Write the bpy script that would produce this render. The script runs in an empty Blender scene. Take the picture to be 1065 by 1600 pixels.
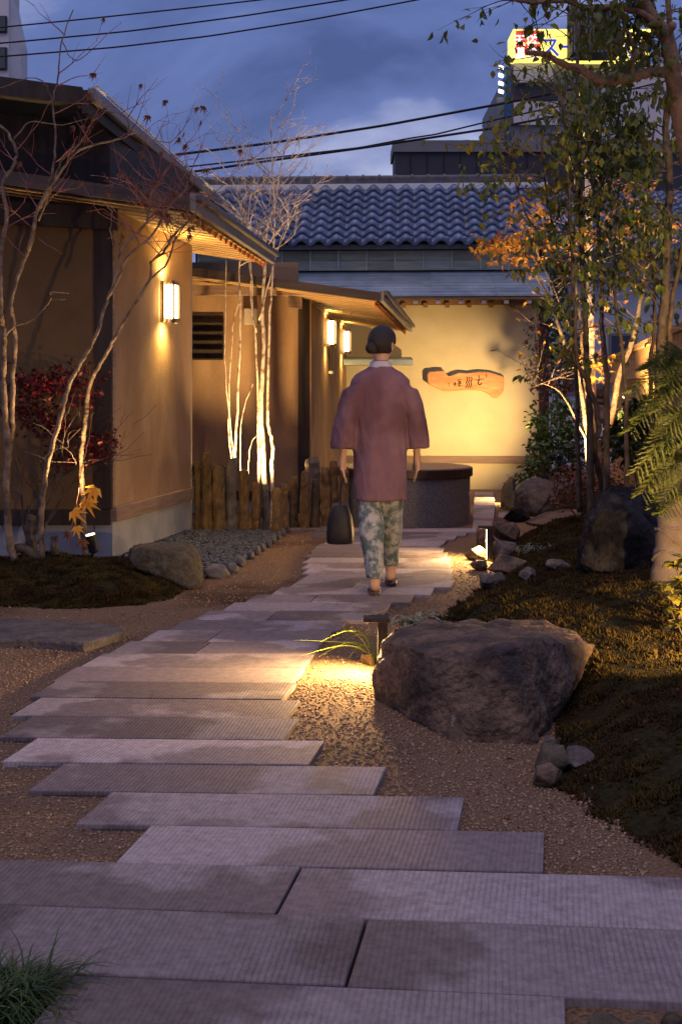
import bpy, bmesh, math, random
import numpy as np
from mathutils import Vector, Matrix, noise

# ------------------------------------------------------------------ camera, sky, sun, exposure
F, HZ, CX, CAMH = 1905.0, 620.0, 532.5, 1.25        # focal length / horizon in photo pixels, camera height in metres
sc = bpy.context.scene
cam_d = bpy.data.cameras.new('camera'); cam = bpy.data.objects.new('camera', cam_d)
sc.collection.objects.link(cam); sc.camera = cam
cam.location = (0, 0, CAMH); cam.rotation_euler = (math.pi/2, 0, 0)
cam_d.sensor_fit = 'VERTICAL'; cam_d.sensor_height = 36; cam_d.sensor_width = 24
cam_d.lens = F/1600*36; cam_d.shift_y = -(800-HZ)/1600
cam_d.clip_start = .05; cam_d.clip_end = 2000
sc.render.resolution_x = 681; sc.render.resolution_y = 1024
sc.view_settings.view_transform = 'Standard'; sc.view_settings.look = 'None'
sc.view_settings.exposure = 0; sc.view_settings.gamma = 1
sc.cycles.use_denoising = True
try: sc.cycles.denoiser = 'OPENIMAGEDENOISE'
except Exception: pass
sc.cycles.sample_clamp_indirect = 4
sc.cycles.max_bounces = 6; sc.cycles.diffuse_bounces = 3; sc.cycles.glossy_bounces = 3
sc.cycles.caustics_reflective = False; sc.cycles.caustics_refractive = False

SUN_EL, SUN_AZ = math.radians(66), math.radians(200)   # soft dusk glow high behind the camera
w = bpy.data.worlds.new('World'); sc.world = w; w.use_nodes = True
nt = w.node_tree; nt.nodes.clear()
def wn(t): return nt.nodes.new(t)
out = wn('ShaderNodeOutputWorld'); bg = wn('ShaderNodeBackground')
sky = wn('ShaderNodeTexSky'); sky.sky_type = 'NISHITA'; sky.sun_disc = False
sky.sun_elevation = math.radians(1.0); sky.sun_rotation = SUN_AZ
tc = wn('ShaderNodeTexCoord'); mp = wn('ShaderNodeMapping'); mp.inputs['Scale'].default_value = (1, 1, 2.3)
mp.inputs['Location'].default_value = (.35, .0, .21)
n1 = wn('ShaderNodeTexNoise'); n1.inputs['Scale'].default_value = 3.4; n1.inputs['Detail'].default_value = 7; n1.inputs['Roughness'].default_value = .52
n1.inputs['Distortion'].default_value = .5
cr = wn('ShaderNodeValToRGB'); el = cr.color_ramp.elements
el[0].position = .36; el[0].color = (.056, .094, .275, 1)
el[1].position = .64; el[1].color = (.46, .50, .74, 1)
e = el.new(.50); e.color = (.122, .174, .44, 1)
mxs = wn('ShaderNodeMixRGB'); mxs.blend_type = 'ADD'; mxs.inputs[0].default_value = .02
nt.links.new(tc.outputs['Generated'], mp.inputs[0]); nt.links.new(mp.outputs[0], n1.inputs['Vector'])
nt.links.new(n1.outputs[0], cr.inputs[0]); nt.links.new(cr.outputs[0], mxs.inputs[1]); nt.links.new(sky.outputs[0], mxs.inputs[2])
nt.links.new(mxs.outputs[0], bg.inputs[0]); bg.inputs[1].default_value = 1.0
nt.links.new(bg.outputs[0], out.inputs[0])
sd = bpy.data.lights.new('sun', 'SUN'); sd.energy = 1.0; sd.angle = math.radians(50); sd.color = (1, .66, .58)
so = bpy.data.objects.new('sun', sd); sc.collection.objects.link(so)
so.location = (0, -5, 12)
so.rotation_euler = (math.pi/2-SUN_EL, 0, math.pi-SUN_AZ)

# ------------------------------------------------------------------ helpers
C = sc.collection
R = random.Random(7); RN = np.random.default_rng(7)
def P(px, py, d): return Vector(((px-CX)*d/F, d, CAMH-(py-HZ)*d/F))
def PX(px, d): return (px-CX)*d/F
def PZ(py, d): return CAMH-(py-HZ)*d/F
def gz(y):
    t = min(1, max(0, (y-11.6)/6)); return -.17*t*t*(3-2*t)
def G(px, py, z=0.0):
    d = (CAMH-z)*F/(py-HZ); return Vector((PX(px, d), d, z))
def lerp(a, b, t): return a+(b-a)*t

class MB:
    def __init__(s): s.v = []; s.f = []
    def add(s, vs, fs):
        o = len(s.v); s.v += [tuple(v) for v in vs]; s.f += [tuple(i+o for i in f) for f in fs]; return s
    def box(s, x0, x1, y0, y1, z0, z1):
        return s.hexa([(x0,y0,z0),(x1,y0,z0),(x1,y1,z0),(x0,y1,z0)], [(x0,y0,z1),(x1,y0,z1),(x1,y1,z1),(x0,y1,z1)])
    def hexa(s, b, t):
        return s.add(list(b)+list(t), [(3,2,1,0),(4,5,6,7),(0,1,5,4),(1,2,6,5),(2,3,7,6),(3,0,4,7)])
    def prism(s, pts, z0, z1):
        n = len(pts); b = [(p[0],p[1],z0) for p in pts]; t = [(p[0],p[1],z1) for p in pts]
        return s.add(b+t, [tuple(range(n-1,-1,-1)), tuple(range(n,2*n))]+[(i,(i+1)%n,n+(i+1)%n,n+i) for i in range(n)])
    def beam(s, a, b, w, h, up=(0,0,1)):
        a = Vector(a); b = Vector(b); d = (b-a).normalized(); u = Vector(up); sd_ = d.cross(u).normalized()*w/2
        uu = sd_.cross(d).normalized()*h/2
        return s.hexa([a-sd_-uu, a+sd_-uu, b+sd_-uu, b-sd_-uu], [a-sd_+uu, a+sd_+uu, b+sd_+uu, b-sd_+uu])
    def tube(s, pts, rs, n=7, cap=True):
        pts = [Vector(p) for p in pts]
        if len(pts) < 2: return s
        if not hasattr(rs, '__len__'): rs = [rs]*len(pts)
        o = len(s.v); ref = Vector((0.31, .17, .93)); 
        t0 = (pts[1]-pts[0]).normalized(); u = t0.cross(ref)
        if u.length < .1: u = t0.cross(Vector((1,0,0)))
        u.normalize()
        for i, p in enumerate(pts):
            t = (pts[min(i+1,len(pts)-1)]-pts[max(i-1,0)])
            t = t.normalized() if t.length > 1e-9 else t0
            u = (u-t*u.dot(t)); u = u.normalized() if u.length > 1e-6 else t.orthogonal().normalized()
            vv = t.cross(u)
            for k in range(n):
                a = 2*math.pi*k/n; q = p+(u*math.cos(a)+vv*math.sin(a))*rs[i]
                s.v.append((q.x,q.y,q.z))
        for i in range(len(pts)-1):
            for k in range(n):
                s.f.append((o+i*n+k, o+i*n+(k+1)%n, o+(i+1)*n+(k+1)%n, o+(i+1)*n+k))
        if cap:
            s.f.append(tuple(o+k for k in range(n-1,-1,-1))); s.f.append(tuple(o+(len(pts)-1)*n+k for k in range(n)))
        return s
    def lathe(s, prof, n=20, c=(0,0,0), ax=1.0, ay=1.0):
        o = len(s.v)
        for r, z in prof:
            for k in range(n):
                a = 2*math.pi*k/n; s.v.append((c[0]+r*ax*math.cos(a), c[1]+r*ay*math.sin(a), c[2]+z))
        m = len(prof)
        for i in range(m-1):
            for k in range(n): s.f.append((o+i*n+k, o+i*n+(k+1)%n, o+(i+1)*n+(k+1)%n, o+(i+1)*n+k))
        s.f.append(tuple(o+k for k in range(n-1,-1,-1))); s.f.append(tuple(o+(m-1)*n+k for k in range(n)))
        return s
    def loft(s, rings, cap=True):
        o = len(s.v); n = len(rings[0])
        for r in rings: s.v += [tuple(p) for p in r]
        for i in range(len(rings)-1):
            for k in range(n): s.f.append((o+i*n+k, o+i*n+(k+1)%n, o+(i+1)*n+(k+1)%n, o+(i+1)*n+k))
        if cap:
            s.f.append(tuple(o+k for k in range(n-1,-1,-1))); s.f.append(tuple(o+(len(rings)-1)*n+k for k in range(n)))
        return s
    def build(s, name, m, parent=None, smooth=False, loc=None, bevel=0):
        me = bpy.data.meshes.new(name); me.from_pydata(s.v, [], s.f); me.update()
        return link(name, me, m, parent, smooth, loc, bevel)
def link(name, me, m, parent=None, smooth=False, loc=None, bevel=0):
    if smooth: me.polygons.foreach_set('use_smooth', [True]*len(me.polygons))
    if m is not None and len(me.materials) == 0: me.materials.append(m)
    o = bpy.data.objects.new(name, me); C.objects.link(o)
    if parent is not None:
        o.parent = parent; o.matrix_parent_inverse = mworld(parent).inverted()
    if loc is not None: o.location = loc
    if bevel:
        b = o.modifiers.new('bevel', 'BEVEL'); b.width = bevel; b.segments = 2; b.limit_method = 'ANGLE'
    return o
def mworld(o):
    m = o.matrix_basis.copy()
    return (mworld(o.parent) @ o.matrix_parent_inverse @ m) if o.parent else m
def tag(o, label=None, cat=None, group=None, kind=None):
    if label: o['label'] = label
    if cat: o['category'] = cat
    if group: o['group'] = group
    if kind: o['kind'] = kind
    return o
def thing(name, label, cat, loc=(0,0,0), group=None):
    o = bpy.data.objects.new(name, None); C.objects.link(o); o.location = loc; o.empty_display_size = .1
    return tag(o, label, cat, group)
def npmesh(name, V, Fc):      # numpy mesh, faces all of one size
    me = bpy.data.meshes.new(name); nv = len(V); nf, k = Fc.shape
    me.vertices.add(nv); me.vertices.foreach_set('co', V.astype(np.float32).ravel())
    me.loops.add(nf*k); me.loops.foreach_set('vertex_index', Fc.astype(np.int32).ravel())
    me.polygons.add(nf); me.polygons.foreach_set('loop_start', np.arange(0, nf*k, k, dtype=np.int32))
    try: me.polygons.foreach_set('loop_total', np.full(nf, k, dtype=np.int32))
    except Exception: pass
    me.update(calc_edges=True); return me
def rotmats(n, yaw=None, pitch=None, roll=None):
    yaw = RN.uniform(0, 2*np.pi, n) if yaw is None else yaw
    pitch = np.zeros(n) if pitch is None else pitch; roll = np.zeros(n) if roll is None else roll
    cz, sz = np.cos(yaw), np.sin(yaw); cx, sx = np.cos(pitch), np.sin(pitch); cy, sy = np.cos(roll), np.sin(roll)
    Z = np.zeros(n); O = np.ones(n)
    Rz = np.stack([np.stack([cz,-sz,Z],1), np.stack([sz,cz,Z],1), np.stack([Z,Z,O],1)],1)
    Rx = np.stack([np.stack([O,Z,Z],1), np.stack([Z,cx,-sx],1), np.stack([Z,sx,cx],1)],1)
    Ry = np.stack([np.stack([cy,Z,sy],1), np.stack([Z,O,Z],1), np.stack([-sy,Z,cy],1)],1)
    return Rz@Rx@Ry
def scatter(tv, tf, pos, rot, scl):
    n = len(pos); tv = np.asarray(tv, float); tf = np.asarray(tf)
    scl = np.asarray(scl, float); scl = np.repeat(scl[:,None],3,1) if scl.ndim == 1 else scl
    V = np.einsum('nij,nkj->nki', rot, tv[None]*scl[:,None,:])+np.asarray(pos)[:,None,:]
    Fc = tf[None]+(np.arange(n)*len(tv))[:,None,None]
    return V.reshape(-1,3), Fc.reshape(-1, tf.shape[1])

# ------------------------------------------------------------------ materials
def mat(name, col, col2=None, scale=6, rough=.8, bump=0, bscale=40, spec=.3, detail=6, metal=0, lo=.35, hi=.65, stretch=(1,1,1), rand=0, coord='pos', col3=None, s3=1.2, bdist=.01, emit=None, estr=0, trans=0, speck=None):
    m = bpy.data.materials.new(name); m.use_nodes = True; t = m.node_tree; b = t.nodes['Principled BSDF']
    b.inputs['Roughness'].default_value = rough; b.inputs['Metallic'].default_value = metal
    b.inputs['Specular IOR Level'].default_value = spec
    N = t.nodes.new; L = t.links.new
    if coord == 'pos': vec = N('ShaderNodeNewGeometry').outputs['Position']
    else: vec = N('ShaderNodeTexCoord').outputs['Object']
    mpn = N('ShaderNodeMapping'); mpn.inputs['Scale'].default_value = stretch; L(vec, mpn.inputs[0]); vec = mpn.outputs[0]
    c4 = lambda c: (c[0], c[1], c[2], 1)
    last = None
    if col2 is not None:
        n = N('ShaderNodeTexNoise'); n.inputs['Scale'].default_value = scale; n.inputs['Detail'].default_value = detail; n.inputs['Roughness'].default_value = .6; L(vec, n.inputs['Vector'])
        r = N('ShaderNodeValToRGB'); r.color_ramp.elements[0].position = lo; r.color_ramp.elements[1].position = hi
        r.color_ramp.elements[0].color = c4(col); r.color_ramp.elements[1].color = c4(col2); L(n.outputs[0], r.inputs[0]); last = r.outputs[0]
    else:
        rgb = N('ShaderNodeRGB'); rgb.outputs[0].default_value = c4(col); last = rgb.outputs[0]
    if col3 is not None:
        n = N('ShaderNodeTexNoise'); n.inputs['Scale'].default_value = s3; n.inputs['Detail'].default_value = 5; L(vec, n.inputs['Vector'])
        r = N('ShaderNodeValToRGB'); r.color_ramp.elements[0].position = .5; r.color_ramp.elements[1].position = .64; L(n.outputs[0], r.inputs[0])
        x = N('ShaderNodeMixRGB'); x.inputs[2].default_value = c4(col3); L(r.outputs[0], x.inputs[0]); L(last, x.inputs[1]); last = x.outputs[0]
    if speck is not None:      # fine mineral grain / lichen flecks
        n = N('ShaderNodeTexNoise'); n.inputs['Scale'].default_value = speck[0]; n.inputs['Detail'].default_value = 10; n.inputs['Roughness'].default_value = .75; L(vec, n.inputs['Vector'])
        r = N('ShaderNodeMapRange'); r.inputs[1].default_value = .3; r.inputs[2].default_value = .7; r.inputs[3].default_value = 1-speck[1]; r.inputs[4].default_value = 1+speck[1]; L(n.outputs[0], r.inputs[0])
        x = N('ShaderNodeMixRGB'); x.blend_type = 'MULTIPLY'; x.inputs[0].default_value = 1; L(last, x.inputs[1]); L(r.outputs[0], x.inputs[2]); last = x.outputs[0]
        n = N('ShaderNodeTexNoise'); n.inputs['Scale'].default_value = speck[0]*.35; n.inputs['Detail'].default_value = 8; n.inputs['Roughness'].default_value = .7; L(vec, n.inputs['Vector'])
        r = N('ShaderNodeValToRGB'); r.color_ramp.elements[0].position = .66; r.color_ramp.elements[1].position = .72; L(n.outputs[0], r.inputs[0])
        x = N('ShaderNodeMixRGB'); x.inputs[2].default_value = c4(speck[2]); L(r.outputs[0], x.inputs[0]); L(last, x.inputs[1]); last = x.outputs[0]
    if rand:
        oi = N('ShaderNodeObjectInfo'); mr = N('ShaderNodeMapRange'); mr.inputs[3].default_value = 1-rand; mr.inputs[4].default_value = 1+rand
        L(oi.outputs['Random'], mr.inputs[0]); x = N('ShaderNodeMixRGB'); x.blend_type = 'MULTIPLY'; x.inputs[0].default_value = 1
        L(last, x.inputs[1]); L(mr.outputs[0], x.inputs[2]); last = x.outputs[0]
    L(last, b.inputs['Base Color'])
    if bump:
        n = N('ShaderNodeTexNoise'); n.inputs['Scale'].default_value = bscale; n.inputs['Detail'].default_value = 5; L(vec, n.inputs['Vector'])
        bp = N('ShaderNodeBump'); bp.inputs['Strength'].default_value = bump; bp.inputs['Distance'].default_value = bdist
        L(n.outputs[0], bp.inputs['Height']); L(bp.outputs[0], b.inputs['Normal'])
    if emit is not None:
        b.inputs['Emission Color'].default_value = c4(emit); b.inputs['Emission Strength'].default_value = estr
    if trans:
        tr = N('ShaderNodeBsdfTranslucent'); L(last, tr.inputs[0]); mx = N('ShaderNodeMixShader'); mx.inputs[0].default_value = trans
        L(b.outputs[0], mx.inputs[1]); L(tr.outputs[0], mx.inputs[2]); L(mx.outputs[0], t.nodes['Material Output'].inputs[0])
    return m

M = {}
M['sand'] = mat('sand', (.095,.058,.034), (.27,.175,.105), 90, .95, .9, 160, .15, col3=(.075,.042,.024), s3=.9, bdist=.012)
M['gravel'] = mat('gravel', (.10,.064,.040), (.44,.32,.21), 110, .9, .3, 200, .2)
M['bedding'] = mat('bedding', (.05,.038,.03), (.10,.075,.055), 50, .95, .6, 120)
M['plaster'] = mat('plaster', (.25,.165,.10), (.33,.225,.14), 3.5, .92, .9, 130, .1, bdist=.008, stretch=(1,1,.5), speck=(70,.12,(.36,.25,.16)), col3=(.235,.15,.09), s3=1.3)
M['plaster_shaded'] = mat('plaster_shaded', (.125,.078,.036), (.16,.10,.05), 2.5, .92, .5, 150, .1, bdist=.006)  # same house plaster, darkened to carry the shade on unlit walls
M['cream'] = mat('cream', (.47,.41,.25), (.55,.49,.32), 1.6, .9, .35, 120, .1, bdist=.004)
M['concrete'] = mat('concrete', (.22,.23,.255), (.30,.31,.335), 5, .85, .3, 90)
M['wood_dark'] = mat('wood_dark', (.018,.012,.010), (.040,.028,.022), 9, .6, .4, 60, stretch=(1,1,.15))
M['wood_sill'] = mat('wood_sill', (.16,.11,.085), (.24,.17,.135), 10, .7, .4, 40, stretch=(.3,.3,4))
M['fascia'] = mat('fascia', (.035,.026,.026), (.06,.046,.045), 8, .6, .3, 50, stretch=(.3,1,3))
M['soffit'] = mat('soffit', (.30,.20,.10), (.42,.29,.16), 7, .65, .3, 50, stretch=(.3,3,1))
M['roof_metal'] = mat('roof_metal', (.05,.052,.06), (.085,.088,.10), 4, .42, .1, 30, .5)
M['gutter'] = mat('gutter', (.12,.11,.115), (.17,.16,.165), 5, .35, .1, 30, .5)
M['black_metal'] = mat('black_metal', (.012,.011,.011), (.02,.018,.018), 20, .5, .1, 100)
M['tile'] = mat('tile', (.06,.092,.155), (.15,.21,.33), 9, .33, .25, 70, .6, rand=.22, coord='obj')
M['tile_dark'] = mat('tile_dark', (.05,.05,.055), (.09,.09,.10), 9, .4, .25, 60, .5, rand=.15)
M['copper'] = mat('copper', (.20,.27,.31), (.32,.40,.45), 3, .45, .15, 60, .5, rand=.12)
M['panel'] = mat('panel', (.30,.33,.25), (.44,.47,.37), 6, .55, .2, 30, rand=.18, stretch=(.4,1,3))
M['batten'] = mat('batten', (.50,.54,.48), (.60,.63,.57), 6, .6)
M['rafter'] = mat('rafter', (.22,.13,.06), (.30,.19,.10), 9, .7)
M['rafter_end'] = mat('rafter_end', (.62,.55,.48), (.70,.64,.56), 9, .7)
M['tip'] = mat('tip', (.30,.10,.035), (.42,.17,.06), 30, .6)
M['strip_white'] = mat('strip_white', (.62,.64,.58), (.72,.74,.68), 4, .8)
M['stone'] = mat('stone', (.058,.038,.025), (.165,.11,.074), 9, .72, 1.0, 30, .3, detail=9, col3=(.03,.022,.022), s3=4, bdist=.035, speck=(40,.55,(.20,.16,.15)))
M['stone_pale'] = mat('stone_pale', (.055,.046,.042), (.125,.108,.10), 12, .75, .8, 30, .3, detail=9, bdist=.02, rand=.25, speck=(45,.45,(.30,.28,.26)))
M['stone_dark'] = mat('stone_dark', (.006,.0055,.006), (.032,.030,.032), 6, .9, .9, 20, .1, detail=9, lo=.42, hi=.66, bdist=.03, speck=(30,.6,(.10,.10,.10)))
M['stone_mossy'] = mat('stone_mossy', (.05,.040,.027), (.11,.09,.062), 10, .8, .8, 26, .25, detail=9, col3=(.055,.055,.025), s3=6, bdist=.02, speck=(45,.5,(.05,.055,.02)))
M['stake'] = mat('stake', (.072,.042,.019), (.17,.108,.052), 11, .8, .9, 26, .25, detail=8, stretch=(1,1,.45), col3=(.115,.078,.042), s3=5, rand=.2, bdist=.02, speck=(40,.5,(.10,.062,.03)))
M['stake_grey'] = mat('stake_grey', (.08,.068,.06), (.15,.13,.115), 11, .8, .9, 26, .25, detail=8, stretch=(1,1,.45), bdist=.02, speck=(40,.5,(.10,.08,.06)))
M['pebble_grey'] = mat('pebble_grey', (.016,.020,.030), (.085,.105,.14), 45, .5, .2, 60, .4, lo=.3, hi=.7)
M['edge_stone'] = mat('edge_stone', (.05,.05,.06), (.10,.095,.11), 10, .6, .5, 40, .4, rand=.3)
M['soil'] = mat('soil', (.018,.014,.010), (.04,.030,.020), 30, .95, .9, 60)
M['moss'] = mat('moss', (.014,.012,.004), (.090,.060,.015), 7, .9, 0, 60, .15, detail=8, lo=.33, hi=.68, col3=(.045,.024,.010), s3=3)
M['moss_base'] = mat('moss_base', (.014,.013,.006), (.035,.030,.012), 40, .95, 1, 90, .1)
M['desk_stone'] = mat('desk_stone', (.075,.07,.075), (.17,.16,.165), 85, .6, .3, 120, .35, lo=.42, hi=.62)
M['desk_wood'] = mat('desk_wood', (.10,.05,.028), (.22,.12,.065), 5, .38, .15, 60, .5, stretch=(1,7,1))
M['desk_edge'] = mat('desk_edge', (.03,.016,.012), (.05,.028,.02), 5, .4)
M['sign_wood'] = mat('sign_wood', (.52,.20,.07), (.70,.34,.15), 4, .55, .25, 40, .3, stretch=(.8,1,3.2), col3=(.55,.21,.09), s3=3)
M['bark_edge'] = mat('bark_edge', (.05,.055,.045), (.10,.11,.085), 14, .8, .8, 40)
M['ink'] = mat('ink', (.012,.010,.009), (.02,.016,.014), 10, .6)
M['stamp_red'] = mat('stamp_red', (.55,.05,.02), (.62,.08,.03), 10, .6)
M['bark_pale'] = mat('bark_pale', (.12,.085,.06), (.24,.18,.135), 14, .7, .7, 50, .3, detail=8, col3=(.075,.052,.04), s3=11, bdist=.012)
M['bark_white'] = mat('bark_white', (.55,.47,.37), (.74,.66,.55), 18, .7, .6, 60, .3, detail=8, col3=(.22,.16,.11), s3=16, bdist=.006)
M['twig_red'] = mat('twig_red', (.17,.055,.05), (.26,.095,.08), 20, .5, 0, 60, .4)
M['bark_dark'] = mat('bark_dark', (.045,.034,.028), (.105,.082,.066), 16, .8, .7, 50, .25, bdist=.008)
M['bark_brown'] = mat('bark_brown', (.15,.085,.05), (.28,.17,.10), 14, .75, .9, 34, .25, detail=9, bdist=.012)
M['burlap'] = mat('burlap', (.13,.10,.085), (.20,.16,.135), 10, .9, .5, 160, .1)
M['leaf_green'] = mat('leaf_green', (.042,.075,.013), (.12,.15,.024), 5, .42, 0, 60, .45, lo=.38, hi=.62, col3=(.15,.13,.016), s3=3.4, trans=.3)
M['leaf_bright'] = mat('leaf_bright', (.035,.085,.016), (.11,.17,.03), 9, .45, 0, 60, .4, trans=.25)
M['leaf_yew'] = mat('leaf_yew', (.032,.058,.009), (.12,.13,.019), 7, .5, 0, 60, .35, trans=.15)
M['leaf_orange'] = mat('leaf_orange', (.36,.15,.02), (.50,.29,.045), 6, .6, 0, 60, .3, trans=.4, col3=(.26,.085,.025), s3=4)
M['leaf_yellow'] = mat('leaf_yellow', (.80,.40,.05), (.90,.52,.08), 12, .6, 0, 60, .3, trans=.45)
M['leaf_red'] = mat('leaf_red', (.06,.004,.007), (.115,.008,.012), 7, .6, 0, 60, .3, trans=.3, col3=(.05,.003,.006), s3=6)
M['leaf_brown'] = mat('leaf_brown', (.13,.05,.026), (.24,.10,.05), 20, .7, 0, 60, .3, trans=.3)
M['leaf_azalea'] = mat('leaf_azalea', (.10,.028,.016), (.20,.062,.03), 14, .55, 0, 60, .3)
M['leaf_gold'] = mat('leaf_gold', (.10,.11,.015), (.30,.24,.03), 12, .4, 0, 60, .4, trans=.2)
M['leaf_dark'] = mat('leaf_dark', (.012,.024,.008), (.032,.05,.016), 8, .4, 0, 60, .4)
M['grass_dark'] = mat('grass_dark', (.02,.045,.010), (.05,.085,.02), 12, .5, 0, 60, .3)
M['grass_lime'] = mat('grass_lime', (.20,.27,.03), (.36,.42,.06), 12, .5, 0, 60, .3, trans=.25)
M['grass_grey'] = mat('grass_grey', (.10,.13,.10), (.19,.22,.17), 12, .5, 0, 60, .3)
M['fence'] = mat('fence', (.36,.22,.11), (.48,.31,.17), 8, .7, .3, 50, stretch=(2,2,.25), rand=.12)
M['bwhite'] = mat('bwhite', (.52,.52,.53), (.60,.60,.61), 1.2, .8)
M['blue_wall'] = mat('blue_wall', (.42,.47,.54), (.50,.55,.62), 1.5, .8)
M['bdark'] = mat('bdark', (.032,.034,.042), (.045,.048,.058), .6, .6)
M['bgrey'] = mat('bgrey', (.15,.165,.17), (.19,.205,.21), 1, .7)
M['bblue'] = mat('bblue', (.02,.09,.24), (.025,.11,.28), 1, .6)
M['glass'] = mat('glass', (.02,.025,.035), (.03,.036,.05), 1, .08, spec=.6)
M['cable'] = mat('cable', (.012,.012,.016), None, rough=.6)
M['skin'] = mat('skin', (.50,.30,.21), (.55,.34,.25), 20, .5)
M['hair'] = mat('hair', (.010,.008,.008), (.022,.017,.016), 30, .45, .6, 60, .4, stretch=(6,6,1))
M['jacket'] = mat('jacket', (.155,.085,.105), (.215,.125,.155), 5, .85, .5, 220, .15, col3=(.13,.066,.08), s3=3, bdist=.006)
M['collar'] = mat('collar', (.40,.36,.40), (.50,.46,.50), 9, .8)
M['trouser'] = mat('trouser', (.09,.13,.13), (.36,.36,.36), 17, .85, .3, 120, .15, detail=4, lo=.42, hi=.58)
M['bag'] = mat('bag', (.010,.009,.011), (.018,.016,.019), 20, .6, .2, 100)
M['sandal'] = mat('sandal', (.05,.035,.03), (.08,.06,.05), 20, .6)
WARM = (1, .60, .22)
M['lamp_shade'] = mat('lamp_shade', (.9,.8,.6), None, rough=.6, emit=(1,.66,.26), estr=24)
M['led'] = mat('led', (.9,.8,.6), None, rough=.6, emit=(1,.74,.36), estr=9)
M['spot_glass'] = mat('spot_glass', (.9,.8,.6), None, rough=.3, emit=(1,.8,.5), estr=4)
M['sign_yellow'] = mat('sign_yellow', (.9,.75,.1), None, rough=.5, emit=(1,.80,.16), estr=1.6)
M['sign_red'] = mat('sign_red', (.7,.04,.02), None, rough=.5, emit=(.85,.07,.03), estr=.9)
M['sign_blue'] = mat('sign_blue', (.02,.05,.5), None, rough=.5, emit=(.03,.07,.75), estr=.8)
M['sign_white'] = mat('sign_white', (.9,.9,.85), None, rough=.5, emit=(1,1,.92), estr=1.3)
M['lit_window'] = mat('lit_window', (.8,.6,.3), None, rough=.5, emit=(1,.62,.2), estr=1.0)
M['flood'] = mat('flood', (.9,.9,.9), None, rough=.5, emit=(.95,1,.85), estr=5)
M['box_grey'] = mat('box_grey', (.30,.26,.22), (.36,.31,.27), 5, .6)

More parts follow.
